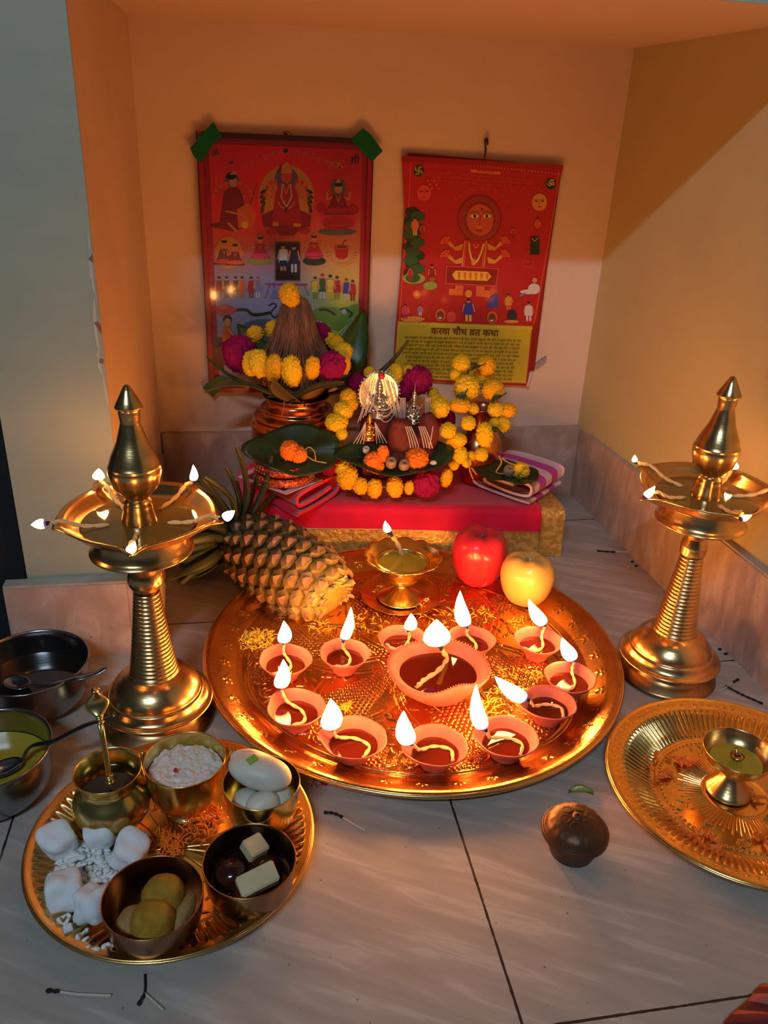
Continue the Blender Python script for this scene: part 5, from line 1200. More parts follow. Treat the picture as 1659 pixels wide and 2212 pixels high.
# ---------------------------------------------------------------- pineapple
pa = wy(515, 1172, 1.06); pb = wy(722, 1298, .935)
pa.z = max(pa.z, .058); ax = (pb-pa); PL = ax.length
t = thing('pineapple', 'pineapple lying on its side, leafy crown left, cut base on the big tray', 'pineapple', tuple((pa+pb)/2-Vector((0, 0, .045))))
Mx = aim(pa, pb); mid = pa+ax*.5; RM = .056
def prad(s): return RM*(1-abs(2*s-1.04)**3.2*.42)*(1 if s > .04 else .75)
body = G(); n, k = 90, 60; v = []; f = []; at = []
for i in range(k+1):
    s = i/k
    for j in range(n):
        a = 2*PI*j/n; r = prad(s)*(.96) if 0 < i < k else prad(s)*.86
        v.append(Mx @ Vector((r*math.cos(a), r*math.sin(a), s*PL))); at.append(s*.9-.12)
for i in range(k):
    for j in range(n): f.append((i*n+j, i*n+(j+1) % n, (i+1)*n+(j+1) % n, (i+1)*n+j))
v.append(Mx @ Vector((0, 0, PL*1.0))); at.append(.9); c = len(v)-1
for j in range(n): f.append((k*n+j, k*n+(j+1) % n, c))
v.append(Mx @ Vector((0, 0, 0))); at.append(0); c = len(v)-1
for j in range(n): f.append(((j+1) % n, j, c))
body.add((v, f), attr=at)
br = G(); rows = 10; per = 12
for i in range(rows):
    s = (i+.6)/(rows+.2)
    for j in range(per):
        a = 2*PI*(j+.5*(i % 2))/per+.10*i; r = prad(s); h = PL/rows*.60; w_ = 2*PI*r/per*.60
        P = Mx @ Vector((r*math.cos(a), r*math.sin(a), s*PL))
        Rz = Mx.to_3x3(); out = Rz @ Vector((math.cos(a), math.sin(a), 0)); tg = Rz @ Vector((-math.sin(a), math.cos(a), 0)); al = Rz @ Vector((0, 0, 1))
        # faceted fruitlet: six-sided raised cushion
        V = []; m = 6
        for lev, (q, hh) in enumerate(((1.0, -.003), (.84, .0035), (.40, .0055+random.uniform(-.001, .001)))):
            for u in range(m):
                b = 2*PI*u/m; V.append(P+tg*(w_*q*math.cos(b))+al*(h*q*math.sin(b))+out*hh)
        V.append(P+out*.0050); F = []
        for lev in range(2):
            for u in range(m): F.append((lev*m+u, lev*m+(u+1) % m, (lev+1)*m+(u+1) % m, (lev+1)*m+u))
        for u in range(m): F.append((2*m+u, 2*m+(u+1) % m, 3*m))
        ripe = s*.95-.10+random.uniform(-.08, .08)
        body.add((V, F), attr=[ripe-.25]*m+[ripe+.05]*m+[ripe]*m+[ripe-.05])
        # pointed bract rising from the lower half of the eye towards the crown
        q0 = P+al*(h*.55)+out*.004; tipb = P-al*(h*.15)+out*random.uniform(.0070, .0100)+tg*random.uniform(-.002, .002)
        V = [q0+tg*w_*.50, q0-tg*w_*.50, q0+out*.003, tipb, P+al*h*.15+tg*w_*.30+out*.0075, P+al*h*.15-tg*w_*.30+out*.0075]
        br.add((V, [(0, 2, 4), (2, 3, 4), (2, 1, 5), (2, 5, 3), (0, 4, 5, 1), (4, 3, 5)]), 0)
build(body, 'fruit', 'pineapple', t, world=True, angle=.6, attrname='ripe')
build(br, 'bracts', 'bract', t, world=True, angle=.5)
cr = G(); Rz = Mx.to_3x3(); al = Rz @ Vector((0, 0, -1)); e1 = Rz @ Vector((1, 0, 0)); e2 = Rz @ Vector((0, 1, 0)); root = pa
random.seed(21); ca_ = (fz(428, 1195, .045)-pa).normalized()
for i in range(72):
    a = i*2.399; q = i/72; L = .112*(1-.35*q)*random.uniform(.75, 1.2); spread = 1.35-1.1*q
    d = (ca_*math.cos(spread)+(e1*math.cos(a)+e2*math.sin(a))*math.sin(spread)).normalized(); b = root+(e1*math.cos(a)+e2*math.sin(a))*(.022*(1-q))-al*.004+al*(.020*q)
    end = b+d*L; 
    if end.z < .006: end.z = .006+random.uniform(0, .006)
    mid_up = (d.cross((e1*math.cos(a)+e2*math.sin(a)))).cross(d) if d.cross(al).length > .01 else e1
    cr.add(leaf_geo(b, end, .0185*(1-.3*q), arch=random.uniform(-.35, .05), up=tuple(-mid_up) if mid_up.length else (0, 0, 1), cup=.3, n=9), 0)
build(cr, 'crown', 'crown', t, world=True)
fy = G()
for i in range(60):
    a = 2*PI*i/60+random.uniform(-.05, .05); r = prad(1)*random.uniform(.5, .95); P = Mx @ Vector((r*math.cos(a), r*math.sin(a), PL*.985)); o2 = Rz @ Vector((math.cos(a), math.sin(a), random.uniform(.3, 1.2)))
    Q = P+o2.normalized()*random.uniform(.006, .016); Q.z = max(Q.z, .007); P.z = max(P.z, .007); fy.add(leaf_geo(P, Q, .007, n=5, cup=.4), 0)
build(fy, 'frayed_base', 'fray', t, world=True)

# ---------------------------------------------------------------- apples
def apple(lab, px, py, R, m, hgt, rot):
    c = fz(px, py, .0052); t = thing('apple', lab, 'apple', (c.x, c.y, .0052), 'apples'); H = 2*R*hgt
    P = [(.001, .10), (.20, .055), (.40, .0), (.62, .04), (.86, .25), (.98, .52), (.97, .72), (.82, .90), (.60, .985), (.40, 1.0), (.22, .955), (.09, .87), (.02, .83)]
    P = spline([(a*R, b*H) for a, b in P], 4)
    def fn(tt, i, r, z): return r*(1+.010*math.cos(5*tt+1)+.018*math.cos(2*tt)), z+.0010*math.cos(5*tt)*(z > H*.8)
    o = build(G().add(lathe(P, 56, fn)), 'fruit', m, t); 
    build(G().add(tube([(0, 0, H*.81), (.001, .001, H*.90), (.003, 0, H*.965)], [.0016, .0013, .0017], 7)), 'stalk', 'bract', t)
    t.rotation_euler = rot
apple('larger pinkish red apple behind the yellow one at the back of the tray', 1030, 1252, .0405, 'apple_red', 1.0, (0.06, -.05, .4))
apple('smaller yellow apple blushed red, right of the red apple', 1132, 1298, .0375, 'apple_yellow', .92, (.05, .05, 2.2))

# ---------------------------------------------------------------- marigold petals strewn about
def shreds(name, lab, spots, z, m, n, L=.006, r=.0007, cat='petals', wide=False, zmin=None):
    g = G()
    for (px, py, rad) in spots:
        c = fz(px, py, z)
        for i in range(n):
            a = random.uniform(0, 2*PI); q = rad*math.sqrt(random.random()); b = random.uniform(0, 2*PI); l = L*random.uniform(.5, 1.3)
            p = Vector((c.x+q*math.cos(a), c.y+q*math.sin(a), z+.0008+random.uniform(0, .006)*(1-q/rad)*(rad > .012)))
            e = p+Vector((l*math.cos(b), l*math.sin(b), random.uniform(-.0003, .003)))
            if wide: p.z = z+.0008; e.z = z+.0010+random.uniform(0, .0012); g.add(leaf_geo(p, e, r*6, n=5, cup=.18, arch=.08), 0)
            else: g.add(tube([p, (p+e)/2+Vector((0, 0, .0012)), e], r, 4), 0)
    c = fz(spots[0][0], spots[0][1], z); return tag(build(g, name, m, world=True, base=tuple(c)), lab, cat, kind='stuff')
random.seed(4)
shreds('marigold_petals', 'small heap of shredded yellow marigold petals at the left of the big tray', [(552, 1384, .022)], .0045, 'petal_yellow', 170, .009)
shreds('marigold_petals', 'loose yellow marigold petals around the pedestal lamp and behind the clay lamps', [(800, 1348, .026), (828, 1278, .012), (950, 1335, .028), (905, 1300, .020), (1040, 1330, .020), (1130, 1350, .02), (690, 1352, .02)], .0045, 'petal_yellow', 26, .008)
shreds('marigold_petals', 'loose yellow marigold petals right of the large clay lamp', [(1095, 1462, .018), (1082, 1505, .018), (1060, 1530, .014), (1150, 1455, .012), (745, 1530, .006)], .0045, 'petal_yellow', 30, .008)
shreds('marigold_petals', 'orange shredded marigold petals lying on the plate of sweets', [(430, 1790, .017), (445, 1760, .012), (370, 1830, .012), (350, 1815, .008)], .0030, 'marigold_orange', 70, .008, .0008)
shreds('marigold_petals', 'scattered orange red petals on the embossed golden plate', [(1400, 1640, .012), (1440, 1672, .009), (1458, 1638, .004), (1490, 1645, .004), (1450, 1780, .014), (1510, 1805, .013), (1540, 1830, .008), (1620, 1715, .006), (1640, 1800, .008), (1568, 1565, .004)], .0048, mat('petal_rust', (.72, .17, .015), .5), 6, .012, .0008, wide=True)

# ---------------------------------------------------------------- bowls
def bowl_prof(R, H, rb, th=.0012, foot=0.0):
    o = [(.001, foot+.0005), (rb*.95, foot)] if not foot else [(.001, foot), (rb*.62, foot), (rb*.60, .004), (rb*.78, .0), (rb*.80, .0005), (rb*.66, .005), (rb*.72, foot+.001)]
    o += [(rb*1.0 if not foot else rb*.9, foot+.0012), (rb+(R-rb)*.45, foot+(H-foot)*.16), (rb+(R-rb)*.78, foot+(H-foot)*.42), (R*.985, foot+(H-foot)*.80), (R, H), (R-th*.5, H+.0006), (R-th, H)]
    o += [(R*.985-th, foot+(H-foot)*.80), (rb+(R-rb)*.78-th, foot+(H-foot)*.43), (rb+(R-rb)*.45-th, foot+(H-foot)*.18+th), (rb*.9, foot+.0025+th), (.001, foot+.0022+th)]
    return spline(o, 3)
def bowl(name, lab, x, y, z0, R, H, rb, m, foot=0.0, cat='bowl'):
    t = thing(name, lab, cat, (x, y, z0), 'small brass bowls on the plate' if m != 'steel' else None)
    build(G().add(lathe(bowl_prof(R, H, rb, foot=foot), 72)), 'bowl_body', m, t); return t
BZ = .0034
# raita
t = bowl('brass_bowl', 'footed brass bowl filled with white curd and one red fleck', -.0640, .6010, BZ, .0375, .060, .026, 'brass_yellow', .012)
def curd_f(tt, i, r, z):
    q = Vector((r*math.cos(tt), r*math.sin(tt), 0)); k = 1 if r < .034 else 0
    return r, z+k*(.0055*abs(noise.noise(q*75+Vector((3, 1, 5))))+.0026*noise.noise(q*190)+.0012*noise.noise(q*420))
g = G().add(lathe([(.0348-.0348*q/40*.995, .0455+.0045*min(1, q/10)) for q in range(41)], 120, curd_f))
tag(build(g, 'curd', 'curd', loc=(t.location.x, t.location.y, BZ)), 'lumpy white curd filling the footed brass bowl', 'curd')
tag(build(G().add(blob((0, 0, 0), (.0018, .0032, .0012), 2)), 'pomegranate_fleck', 'chilli', loc=tuple(fz(379, 1664, BZ+.0555))), 'single red fleck on the white curd', 'fleck')
# lota with honey
hx, hy = -.1312, .5895
t = thing('brass_pot', 'small round brass pot with a flared rim and dark honey', 'pot', (hx, hy, BZ), 'small brass bowls on the plate')
q = [(.001, .001), (.016, 0), (.0185, .002), (.022, .006), (.0320, .016), (.0350, .026), (.0325, .037), (.0275, .045), (.0250, .050), (.0262, .056), (.0290, .0625), (.0298, .0650), (.0290, .0655), (.0270, .0610), (.0245, .054), (.0240, .048), (.028, .040), (.031, .028), (.02, .01)]
build(G().add(lathe(spline(q, 3), 72)), 'body', 'brass_yellow', t)
tag(build(G().add(lathe([(.0245, .0), (.001, .0)], 40)), 'honey', 'honey', loc=(hx, hy, BZ+.0500)), 'dark honey in the small round brass pot', 'honey')
# ornate spoon
s0 = fz(238, 1688, .060); s1 = wy(206, 1498, .612)
t = thing('ornate_spoon', 'brass spoon with a cobra-hood handle standing in the honey', 'spoon', tuple(s0))
P = [s0.lerp(s1, q) for q in (0, .1, .5, .72)]
g = G()
for s in (-.0012, .0012): g.add(tube([p+Vector((s, 0, 0)) for p in P], .0013, 8))
build(g, 'handle', 'brass_yellow', t, world=True)
for q, r in ((0, .0042), (.035, .0034), (.065, .0040), (.68, .0036), (.72, .0030), (.75, .0038)): build(G().add(blob(s0.lerp(s1, q), (r, r, .0016), 2)), 'ring', 'brass_yellow', t, world=True)
g = G(); c = s0.lerp(s1, .88); Mh = aim(s0.lerp(s1, .74), s1)
Hl = (s1-s0).length*.26; v = []; f = []; n = 24; k = 12
for i in range(k+1):
    q = i/k; w_ = .0030+.0075*math.sin(PI*min(1, q*1.02))**1.1; dp = .0022
    for j in range(n):
        a = 2*PI*j/n; v.append(Mh @ Vector((w_*math.cos(a), dp*math.sin(a)-.0035*math.sin(PI*q), q*Hl)))
for i in range(k):
    for j in range(n): f.append((i*n+j, i*n+(j+1) % n, (i+1)*n+(j+1) % n, (i+1)*n+j))
g.add((v, f)); g.add(blob(Mh @ Vector((0, -.004, Hl*1.02)), (.0034, .0045, .0040), 2)); g.add(blob(Mh @ Vector((-.003, -.004, Hl*1.12)), .0018, 1))
for i in range(9): g.add(tube([Mh @ Vector((-.004, -.0045-.002*math.sin(PI*i/9), Hl*(.12+.09*i))), Mh @ Vector((.004, -.0045-.002*math.sin(PI*i/9), Hl*(.12+.09*i)))], .0007, 5))
build(g, 'cobra_hood', 'brass_yellow', t, world=True)
# milk sweets
wx_, wy_ = .0055, .5640
t = bowl('brass_bowl', 'footed brass bowl heaped with white milk sweets', wx_, wy_, BZ, .0350, .059, .023, 'brass_yellow', .012)
def sweet(name, lab, cx, cy, cz, r, m, rot=(0, 0, 0), fn=None, group=None, cat='sweet', sub=4):
    o = build(G().add(blob((0, 0, 0), r, sub, fn or (lambda p: 1+.05*noise.noise(p*1.6)))), name, m, loc=(cx, cy, cz)); o.rotation_euler = rot; return tag(o, lab, cat, group)
def oblong(p): return 1+.06*noise.noise(p*1.5)+.05*abs(p.x)
sweet('milk_sweet', 'largest white milk sweet, lying on top across the bowl', wx_-.0005, wy_+.004, .0700, (.0285, .0165, .0135), 'rasgulla', (.15, .12, -.35), oblong, 'white milk sweets')
sweet('milk_sweet', 'white milk sweet at the back under the pistachio', wx_-.004, wy_+.017, .0665, (.0250, .0120, .0140), 'rasgulla', (0, .05, -.5), oblong, 'white milk sweets')
sweet('milk_sweet', 'small white milk sweet at the front of the heap', wx_+.001, wy_-.0165, .0520, (.0150, .0120, .0110), 'rasgulla', (0, 0, .2), oblong, 'white milk sweets')
sweet('milk_sweet', 'white milk sweet low at the left of the heap', wx_-.013, wy_-.006, .0440, (.0130, .0150, .0125), 'rasgulla', (0, 0, .2), oblong, 'white milk sweets')
sweet('milk_sweet', 'cream milk sweet low at the right of the heap', wx_+.0155, wy_-.004, .0440, (.0130, .0160, .0125), 'rasgulla', (0, 0, .2), oblong, 'white milk sweets')
pc = fz(545, 1641, .0845); g = G().add(box(-.0045, .0045, -.0035, .0035, -.0012, .0012)); o = build(g, 'pistachio_slice', 'pista', loc=tuple(pc), smooth=False); o.rotation_euler = (.1, -.3, .5); tag(o, 'green pistachio piece on top of the white sweets', 'nut')
# dark bowl
dx, dy, dz = -.0070, .4930, .0060
t = bowl('brass_bowl', 'plain brass bowl of dark syrup with two pale sweets in it', dx, dy, dz, .0388, .040, .027, 'bowl_bronze')
tag(build(G().add(lathe([(.0335, 0), (.001, 0)], 40)), 'syrup', 'honey', loc=(dx, dy, dz+.0160)), 'dark syrup in the plain brass bowl', 'syrup')
sweet('dark_sweet_ball', 'round dark syrup-soaked sweet at the right of the bowl', dx+.0125, dy+.004, dz+.0190, (.0155, .0155, .0135), 'jamun', group='dark sweet balls')
sweet('dark_sweet_ball', 'round dark syrup-soaked sweet at the left of the bowl', dx-.0150, dy+.006, dz+.0185, (.0155, .0155, .0130), 'jamun', group='dark sweet balls')
sweet('dark_sweet_ball', 'round dark syrup-soaked sweet at the front of the bowl', dx-.0020, dy-.016, dz+.0175, (.0145, .0140, .0130), 'jamun', group='dark sweet balls')
def barfi(lab, P, a, b, h, rot):
    bm = bmesh.new(); bmesh.ops.create_cube(bm, size=1); bmesh.ops.scale(bm, vec=(a, b, h), verts=bm.verts); bmesh.ops.bevel(bm, geom=bm.edges[:], offset=.0012, segments=3, affect='EDGES')
    me = bpy.data.meshes.new('barfi'); bm.to_mesh(me); bm.free(); me.materials.append(MT['barfi']); me.polygons.foreach_set('use_smooth', [True]*len(me.polygons)); me.set_sharp_from_angle(angle=.6)
    o = link('milk_fudge', me, None, P); o.rotation_euler = rot; return tag(o, lab, 'sweet', 'pale fudge pieces')
barfi('square pale fudge piece at the back of the dark bowl', (dx+.0045, dy+.0175, dz+.0345), .019, .017, .011, (.35, .15, .65))
barfi('long pale fudge piece leaning at the front right of the dark bowl', (dx+.0060, dy-.0150, dz+.0325), .0330, .017, .013, (.45, -.12, .35))
# laddoo bowl
lx, ly, lz = -.0830, .4680, .0060
t = bowl('brass_bowl', 'plain brass bowl of golden laddoo balls in front left of the plate', lx, ly, lz, .0395, .0395, .027, 'bowl_bronze')
lfn = lambda p: 1+.07*noise.noise(p*1.7)+.02*noise.noise(p*8)
sweet('laddoo', 'golden laddoo ball at the back of the bowl, set higher', lx+.0070, ly+.0085, lz+.0275, (.0175, .0170, .0185), 'laddoo', fn=lfn, group='laddoo balls')
sweet('laddoo', 'largest golden laddoo ball at the front of the bowl', lx+.0005, ly-.0120, lz+.0250, .0180, 'laddoo', fn=lfn, group='laddoo balls')
sweet('laddoo', 'pale laddoo half hidden at the front left of the bowl', lx-.0150, ly-.0075, lz+.0185, (.0140, .0150, .0145), 'laddoo_pale', fn=lfn, group='laddoo balls')
sweet('sweet_stick', 'pale brown curved sweet piece at the right side of the bowl', lx+.0235, ly-.003, lz+.0215, (.0075, .0175, .0080), 'laddoo_pale', (0, 0, -.35), lfn)
# sugar lumps
random.seed(12)
def lump(lab, px, py, R, rz, seed, zc=None):
    P = fz(px, py, .017); so = Vector((seed*2.3, seed, 0))
    def fn(p):
        m = (abs(p.x)**4+abs(p.y)**4+abs(p.z)**4)**.25; return .86/m*(1+.26*noise.noise(p*1.2+so)+.035*noise.noise(p*5+so))
    o = build(G().add(blob((0, 0, 0), R, 4, fn)), 'sugar_sweet', 'sugar', loc=(P.x, P.y, zc or .0205)); o.rotation_euler = (.25*math.sin(seed), .3*math.cos(seed*2), rz); tag(o, lab, 'sweet', 'white sugar lumps')
lump('white powdery sugar lump furthest left on the plate', 125, 1822, .0168, .6, 1)
lump('white powdery sugar lump just below the honey pot', 220, 1802, .0158, .1, 2)
lump('white powdery sugar lump at the right of the white heap', 282, 1843, .0165, -.3, 3)
lump('white powdery sugar lump at the lower left of the heap', 142, 1928, .0172, .2, 4)
lump('white powdery sugar lump touching the laddoo bowl', 205, 1962, .0165, -.5, 5, .0215)
# puffed crumbs
g = G(); random.seed(5)
for (px, py, rad, n) in ((180, 1865, .026, 300), (225, 1900, .018, 140), (140, 1880, .014, 60), (300, 1815, .011, 22), (205, 1900, .016, 80), (110, 1885, .006, 8), (265, 1795, .006, 6)):
    c = fz(px, py, .008)
    for i in range(n):
        a = random.uniform(0, 2*PI); q = rad*math.sqrt(random.random()); s = random.uniform(.0014, .0036); hz = .0060+random.uniform(0, .013)*(1-q/rad)*(rad > .015)
        so = Vector((i, px, 0)); P = (c.x+q*math.cos(a), c.y+q*math.sin(a), hz)
        g.add(blob(P, (s*random.uniform(.7, 1.4), s, s*random.uniform(.6, 1)), 2, lambda p: 1+.5*noise.noise(p*1.8+so)))
tag(build(g, 'puffed_crumbs', 'puff', world=True, base=tuple(fz(180, 1865, .003))), 'heap of small white crumbled puffs among the sugar lumps', 'crumbs', kind='stuff')
def curl(lab, px, py, R, a0, a1, r, wob=0):
    c = fz(px, py, .0185); P = [(c.x+R*math.cos(a0+(a1-a0)*i/14), c.y+R*math.sin(a0+(a1-a0)*i/14)*(.8), .0185+.002*math.sin(i+wob)) for i in range(15)]
    tag(build(G().add(tube(P, [r*(.8+.3*math.sin(i*1.7+wob)) for i in range(15)], 8)), 'puffed_curl', 'puff', world=True, base=tuple(c)), lab, 'puff', 'curled white puffs')
curl('small white puffed ring below the lower left sugar lump', 138, 1985, .0042, 0, 6.2, .0016)
curl('hook-shaped white puff under the lump beside the laddoo bowl', 182, 2022, .0050, 1, 5.6, .0018, 1)
curl('long wavy white puff at the foot of the plate rim', 212, 2036, .0080, 3.6, 5.9, .0021, 2)
curl('thin white puff nearest the laddoo bowl front', 240, 2052, .0060, .2, 2.6, .0015, 3)
g = G().add(box(-.003, .003, -.003, .003, -.0025, .0025)); o = build(g, 'sugar_crystal', 'sugar', loc=tuple(fz(146, 2007, .0205)), smooth=False); o.rotation_euler = (.3, .2, .5); tag(o, 'small square sugar crystal by the puffed ring', 'sugar')
# steel bowls and spoons
def steel_bowl(lab, x, y, R, H, rb):
    t = thing('steel_bowl', lab, 'bowl', (x, y, 0), 'steel bowls by the pillar')
    o = [(.001, .001), (rb*.97, 0), (rb*1.02, .0015), (rb+(R-rb)*.6, H*.16), (R*.97, H*.42), (R*.985, H*.9), (R, H*.985), (R+.0016, H), (R+.0014, H+.0012), (R-.0006, H+.0006), (R*.985-.001, H*.9), (R*.97-.001, H*.42), (rb+(R-rb)*.6-.001, H*.18), (rb, .003), (.001, .003)]
    build(G().add(lathe(spline(o, 3), 80)), 'bowl_body', 'steel', t); return t
s1_ = (-.2400, .7870, .0605, .054, .040); s2_ = (-.2510, .6480, .0575, .054, .040)
steel_bowl('steel bowl of dark oil at the foot of the pillar', *s1_); steel_bowl('steel bowl of yellow melted ghee, nearer, below the dark oil bowl', *s2_)
tag(build(G().add(lathe([(.0575, 0), (.001, 0)], 64)), 'dark_oil', 'black_oil', loc=(s1_[0], s1_[1], .026)), 'dark oil in the steel bowl by the pillar', 'oil')
tag(build(G().add(lathe([(.0545, 0), (.001, 0)], 64)), 'melted_ghee', 'ghee', loc=(s2_[0], s2_[1], .028)), 'yellow melted ghee in the nearer steel bowl', 'ghee')
def spoon(lab, pts, wd, headlen, m='steel', group=None, scoop=True):
    P = [Vector(p) for p in pts]; t = thing('spoon', lab, 'spoon', tuple(P[0]), group); S_ = [Vector(p) for p in spline(P, 8)]; g = G(); v = []; f = []; n = len(S_)
    for i, p in enumerate(S_):
        a = S_[max(i-1, 0)]; b = S_[min(i+1, n-1)]; d = (b-a).normalized(); sd = d.cross(Vector((0, 0, 1))).normalized(); q = i/(n-1); w_ = wd*(.35+.65*math.sin(PI*min(1, (q*.62+.22)))**1.5 if q < .98 else .25)
        up = sd.cross(d)
        for s, h in ((-1, 0), (-.5, .0006), (.5, .0006), (1, 0), (.5, -.0008), (-.5, -.0008)): v.append(tuple(p+sd*w_*s*.5+up*h))
    for i in range(n-1):
        for j in range(6): f.append((i*6+j, i*6+(j+1) % 6, (i+1)*6+(j+1) % 6, (i+1)*6+j))
    f.append(tuple(range(5, -1, -1))); f.append(tuple((n-1)*6+j for j in range(6)))
    g.add((v, f)); build(g, 'handle', m, t, world=True)
    d = (S_[0]-S_[3]); d.z = 0; d.normalize(); c = S_[0]+d*headlen*.5; ang = math.atan2(d.y, d.x); g = G(); v = []; f = []; nn = 28
    for lay, th in ((0, 0), (1, -.0009)):
        for j in range(7):
            k = j/6
            for i in range(nn): a = 2*PI*i/nn; v.append((c.x+headlen*.52*k*math.cos(a)*math.cos(ang)-headlen*.34*k*math.sin(a)*math.sin(ang), c.y+headlen*.52*k*math.cos(a)*math.sin(ang)+headlen*.34*k*math.sin(a)*math.cos(ang), S_[0].z-.005*(1-k*k)+th))
    for j in range(6):
        for i in range(nn): a, b = j*nn+i, j*nn+(i+1) % nn; f.append((a, b, b+nn, a+nn)); a += 7*nn; b += 7*nn; f.append((a, a+nn, b+nn, b))
    for i in range(nn): a, b = 6*nn+i, 6*nn+(i+1) % nn; f.append((a, b, b+7*nn, a+7*nn))
    g.add((v, f)); build(g, 'scoop', m, t, world=True)
spoon('steel spoon resting in the ghee bowl, handle up to the right', [fz(48, 1640, .034), fz(68, 1612, .046), fz(118, 1600, .0572), fz(185, 1567, .070), fz(232, 1552, .080), fz(246, 1545, .0840)], .0085, .034, group='steel spoons')
spoon('steel spoon lying over the right edge of the dark oil bowl', [fz(60, 1482, .034), fz(110, 1478, .048), fz(158, 1466, .0575), fz(185, 1461, .060), fz(212, 1452, .0640), fz(231, 1441, .0680)], .0115, .034, group='steel spoons')
# little pedestal lamp on the right plate
ox, oy = fz(1572, 1712, .004).x, fz(1572, 1712, .004).y
t = thing('pedestal_lamp', 'small plain brass pedestal lamp, unlit, on the golden right plate', 'oil lamp', (ox, oy, BZ)); cx_ = .479-ox; cy_ = .5595-oy
q = [(.001, .001), (.020, 0), (.0225, .001), (.0225, .0030), (.017, .010), (.011, .019), (.0085, .026), (.0085, .0275), (.014, .0290), (.0240, .0345), (.0305, .0420), (.0338, .0500), (.0345, .0520), (.0335, .0522), (.0295, .0430), (.0228, .0360), (.012, .0315), (.001, .0305)]
lean = math.atan2(0.012, .05)
build(G().add(lathe(spline(q, 3), 64)), 'body', 'brass', t)
build(G().add(lathe([(.0255, .0388), (.001, .0388)], 40)), 'oil', 'ghee', t)
build(G().add(tube([(0, 0, .032), (.001, .002, .043), (-.001, .003, .052)], [.0035, .0028, .0018], 8)).add(lathe([(.0030, .0435), (.0065, .0440), (.0068, .0455), (.0030, .0455)], 20)), 'wick_holder', 'brass_dark', t)
t.location.x = (ox+.479)/2; t.location.y = (oy+.5595)/2
# dark box with domed lid
P = (.2885, .5060, 0); t = thing('round_box', 'small dark bronze box with a domed engraved lid on the floor', 'box', P)
build(G().add(lathe(spline([(.001, .001), (.0185, 0), (.0205, .002), (.0235, .010), (.0252, .019), (.0255, .0235)], 4), 56)), 'base', 'bronze', t)
def eng(tt, i, r, z): return r, z+.0003*math.sin(16*tt)*(.022 < r < .0275)
build(G().add(lathe(dense(spline([(.0262, .0215), (.0290, .0212), (.0305, .0222), (.0306, .0262), (.0302, .0275), (.0284, .0278), (.0278, .0290), (.0250, .0345), (.0190, .0390), (.0110, .0415), (.0050, .0425), (.0035, .0440), (.001, .0445)], 4), 2), 112, eng)), 'lid', 'bronze', t)
g = G()
for k in range(6):
    a = k*PI/3; g.add(tube([(.012*math.cos(a)+.0045*math.cos(b), .012*math.sin(a)+.0045*math.sin(b), .0412-.10*(math.hypot(.012*math.cos(a)+.0045*math.cos(b), .012*math.sin(a)+.0045*math.sin(b))-.012)**1*3) for b in [i*.5 for i in range(13)]], .0005, 5))
build(g, 'engraving', 'bronze', t)
# withered petal behind it, red powder, matches, garment
g = G().add(leaf_geo(fz(1228, 1712, .001), fz(1282, 1716, .003), .010, n=8, cup=.4, arch=.3)); tag(build(g, 'fallen_petal', INK['olive'], world=True, base=tuple(fz(1250, 1712))), 'withered olive petal on the floor behind the round box', 'petal')
g = G(); random.seed(8)
for (px, py, rad, n) in ((690, 1688, .008, 60), (702, 1692, .0035, 50), (717, 1690, .0012, 6), (672, 1697, .001, 3)):
    c = fz(px, py)
    for i in range(n): a = random.uniform(0, 6.3); q = rad*math.sqrt(random.random()); g.add(blob((c.x+q*math.cos(a), c.y+q*math.sin(a), .0003), (.0009, .0009, .0004), 1))
tag(build(g, 'red_powder', 'kumkum', world=True, base=tuple(fz(690, 1688))), 'spilt red powder on the floor below the big tray', 'powder', kind='stuff')
def match(lab, pts, split):
    P = [fz(x, y, .0013) for x, y in pts]; t = thing('burnt_match', lab, 'match', tuple(P[-1]), 'burnt matches on the floor'); S_ = spline(P, 6); k = max(2, int(len(S_)*split))
    build(G().add(tube(S_[:k+1], [.0013*(1+.3*math.sin(i*2)) for i in range(k+1)], 6)).add(blob(P[0], (.0019, .0019, .0016), 2)), 'charred_end', 'burnt', t, world=True)
    build(G().add(tube(S_[k:], .00115, 4)), 'stick', 'match', t, world=True, smooth=False)
match('burnt match lying between the plate and the big tray', [(703, 1755), (722, 1757), (745, 1768), (768, 1782), (790, 1794)], .45)
match('burnt match lying flat at the bottom left of the floor', [(104, 2140), (130, 2142), (170, 2147), (240, 2150)], .35)
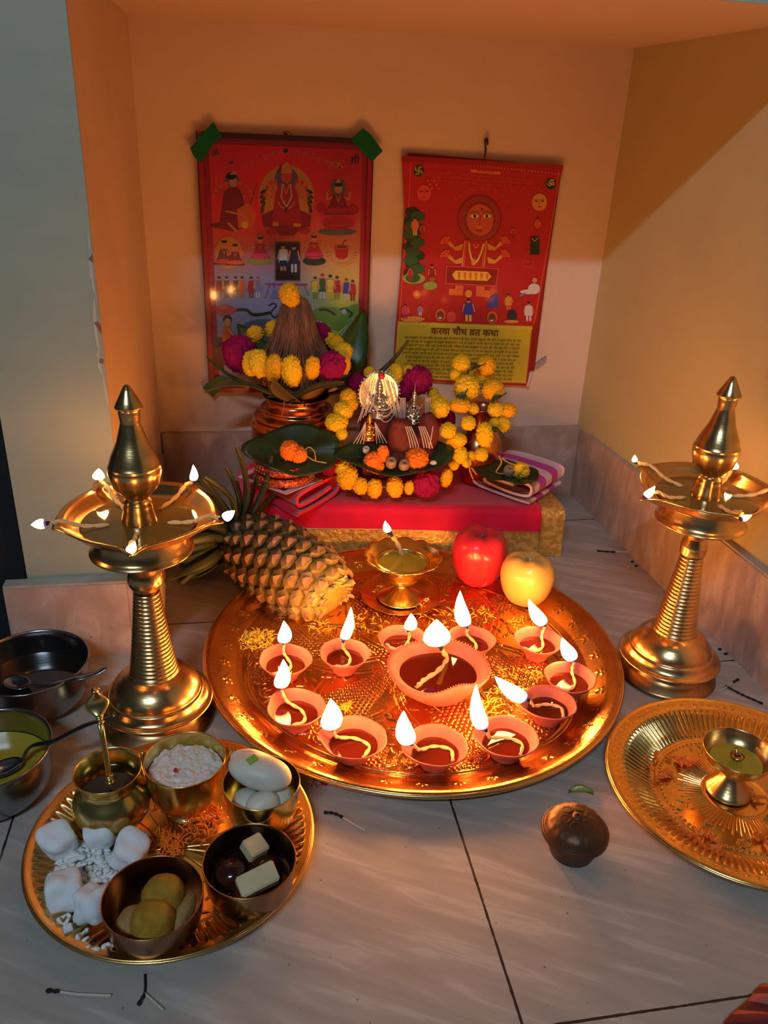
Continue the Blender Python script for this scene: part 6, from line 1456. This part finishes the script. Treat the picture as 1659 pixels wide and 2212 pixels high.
match('bent burnt match just below the plate of sweets', [(301, 2167), (311, 2150), (316, 2148), (330, 2160), (353, 2181)], .35)
match('thin burnt match far back by the right skirting', [(1292, 1190), (1320, 1192), (1338, 1192), (1356, 1192)], .5)
match('burnt match leaning by the right lamp foot', [(1594, 1468), (1580, 1476), (1565, 1486), (1550, 1494)], .3)
match('long black match behind the golden plate', [(1645, 1519), (1620, 1508), (1598, 1498), (1572, 1484), (1560, 1480)], .85)
g = G()
for pts in ([(313, 2105), (314, 2130), (312, 2150)],): g.add(tube([fz(x, y, .001) for x, y in pts], .0010, 6))
tag(build(g, 'charred_splinter', 'burnt', world=True, base=tuple(fz(313, 2130))), 'charred splinter just under the rim of the sweets plate', 'splinter')
for lab, pts in (('tiny charred fragment by the right skirting', [(1366, 1213), (1374, 1222)]), ('soot lump against the right skirting near the lamp', [(1555, 1402), (1568, 1412)])):
    g = G(); 
    for x, y in pts: g.add(blob(fz(x, y, .0012), (.003, .0022, .0012), 2, lambda p: 1+.4*noise.noise(p*2)))
    tag(build(g, 'soot_bit', 'burnt', world=True, base=tuple(fz(*pts[0]))), lab, 'soot')
# cloth corner entering at the lower right
v = []; f = []; a0 = fz(1562, 2240, 0); nx, ny = 24, 12
for j in range(ny+1):
    for i in range(nx+1):
        u = i/nx; q = j/ny; A_ = fz(1562, 2222, 0).lerp(fz(1645, 2138, 0), u); B_ = A_+Vector((.075, -.03, 0)); p = A_.lerp(B_, q)
        v.append((p.x, p.y, .004+.006*math.sin(u*9+.5)*min(1, q*3)+.020*q))
for j in range(ny):
    for i in range(nx): a = j*(nx+1)+i; f.append((a, a+1, a+nx+2, a+nx+1))
g = G().add((v, f)); g.m = [1 if (k % nx) in (5, 6, 7, 14, 15, 16, 17, 22, 23) else 0 for k in range(len(f))]
o = build(g, 'striped_cloth', ['garment', 'garment2'], world=True, base=tuple(fz(1620, 2190))); sm = o.modifiers.new('thickness', 'SOLIDIFY'); sm.thickness = .002
tag(o, 'corner of dark red and pink striped cloth at the lower right edge', 'cloth')
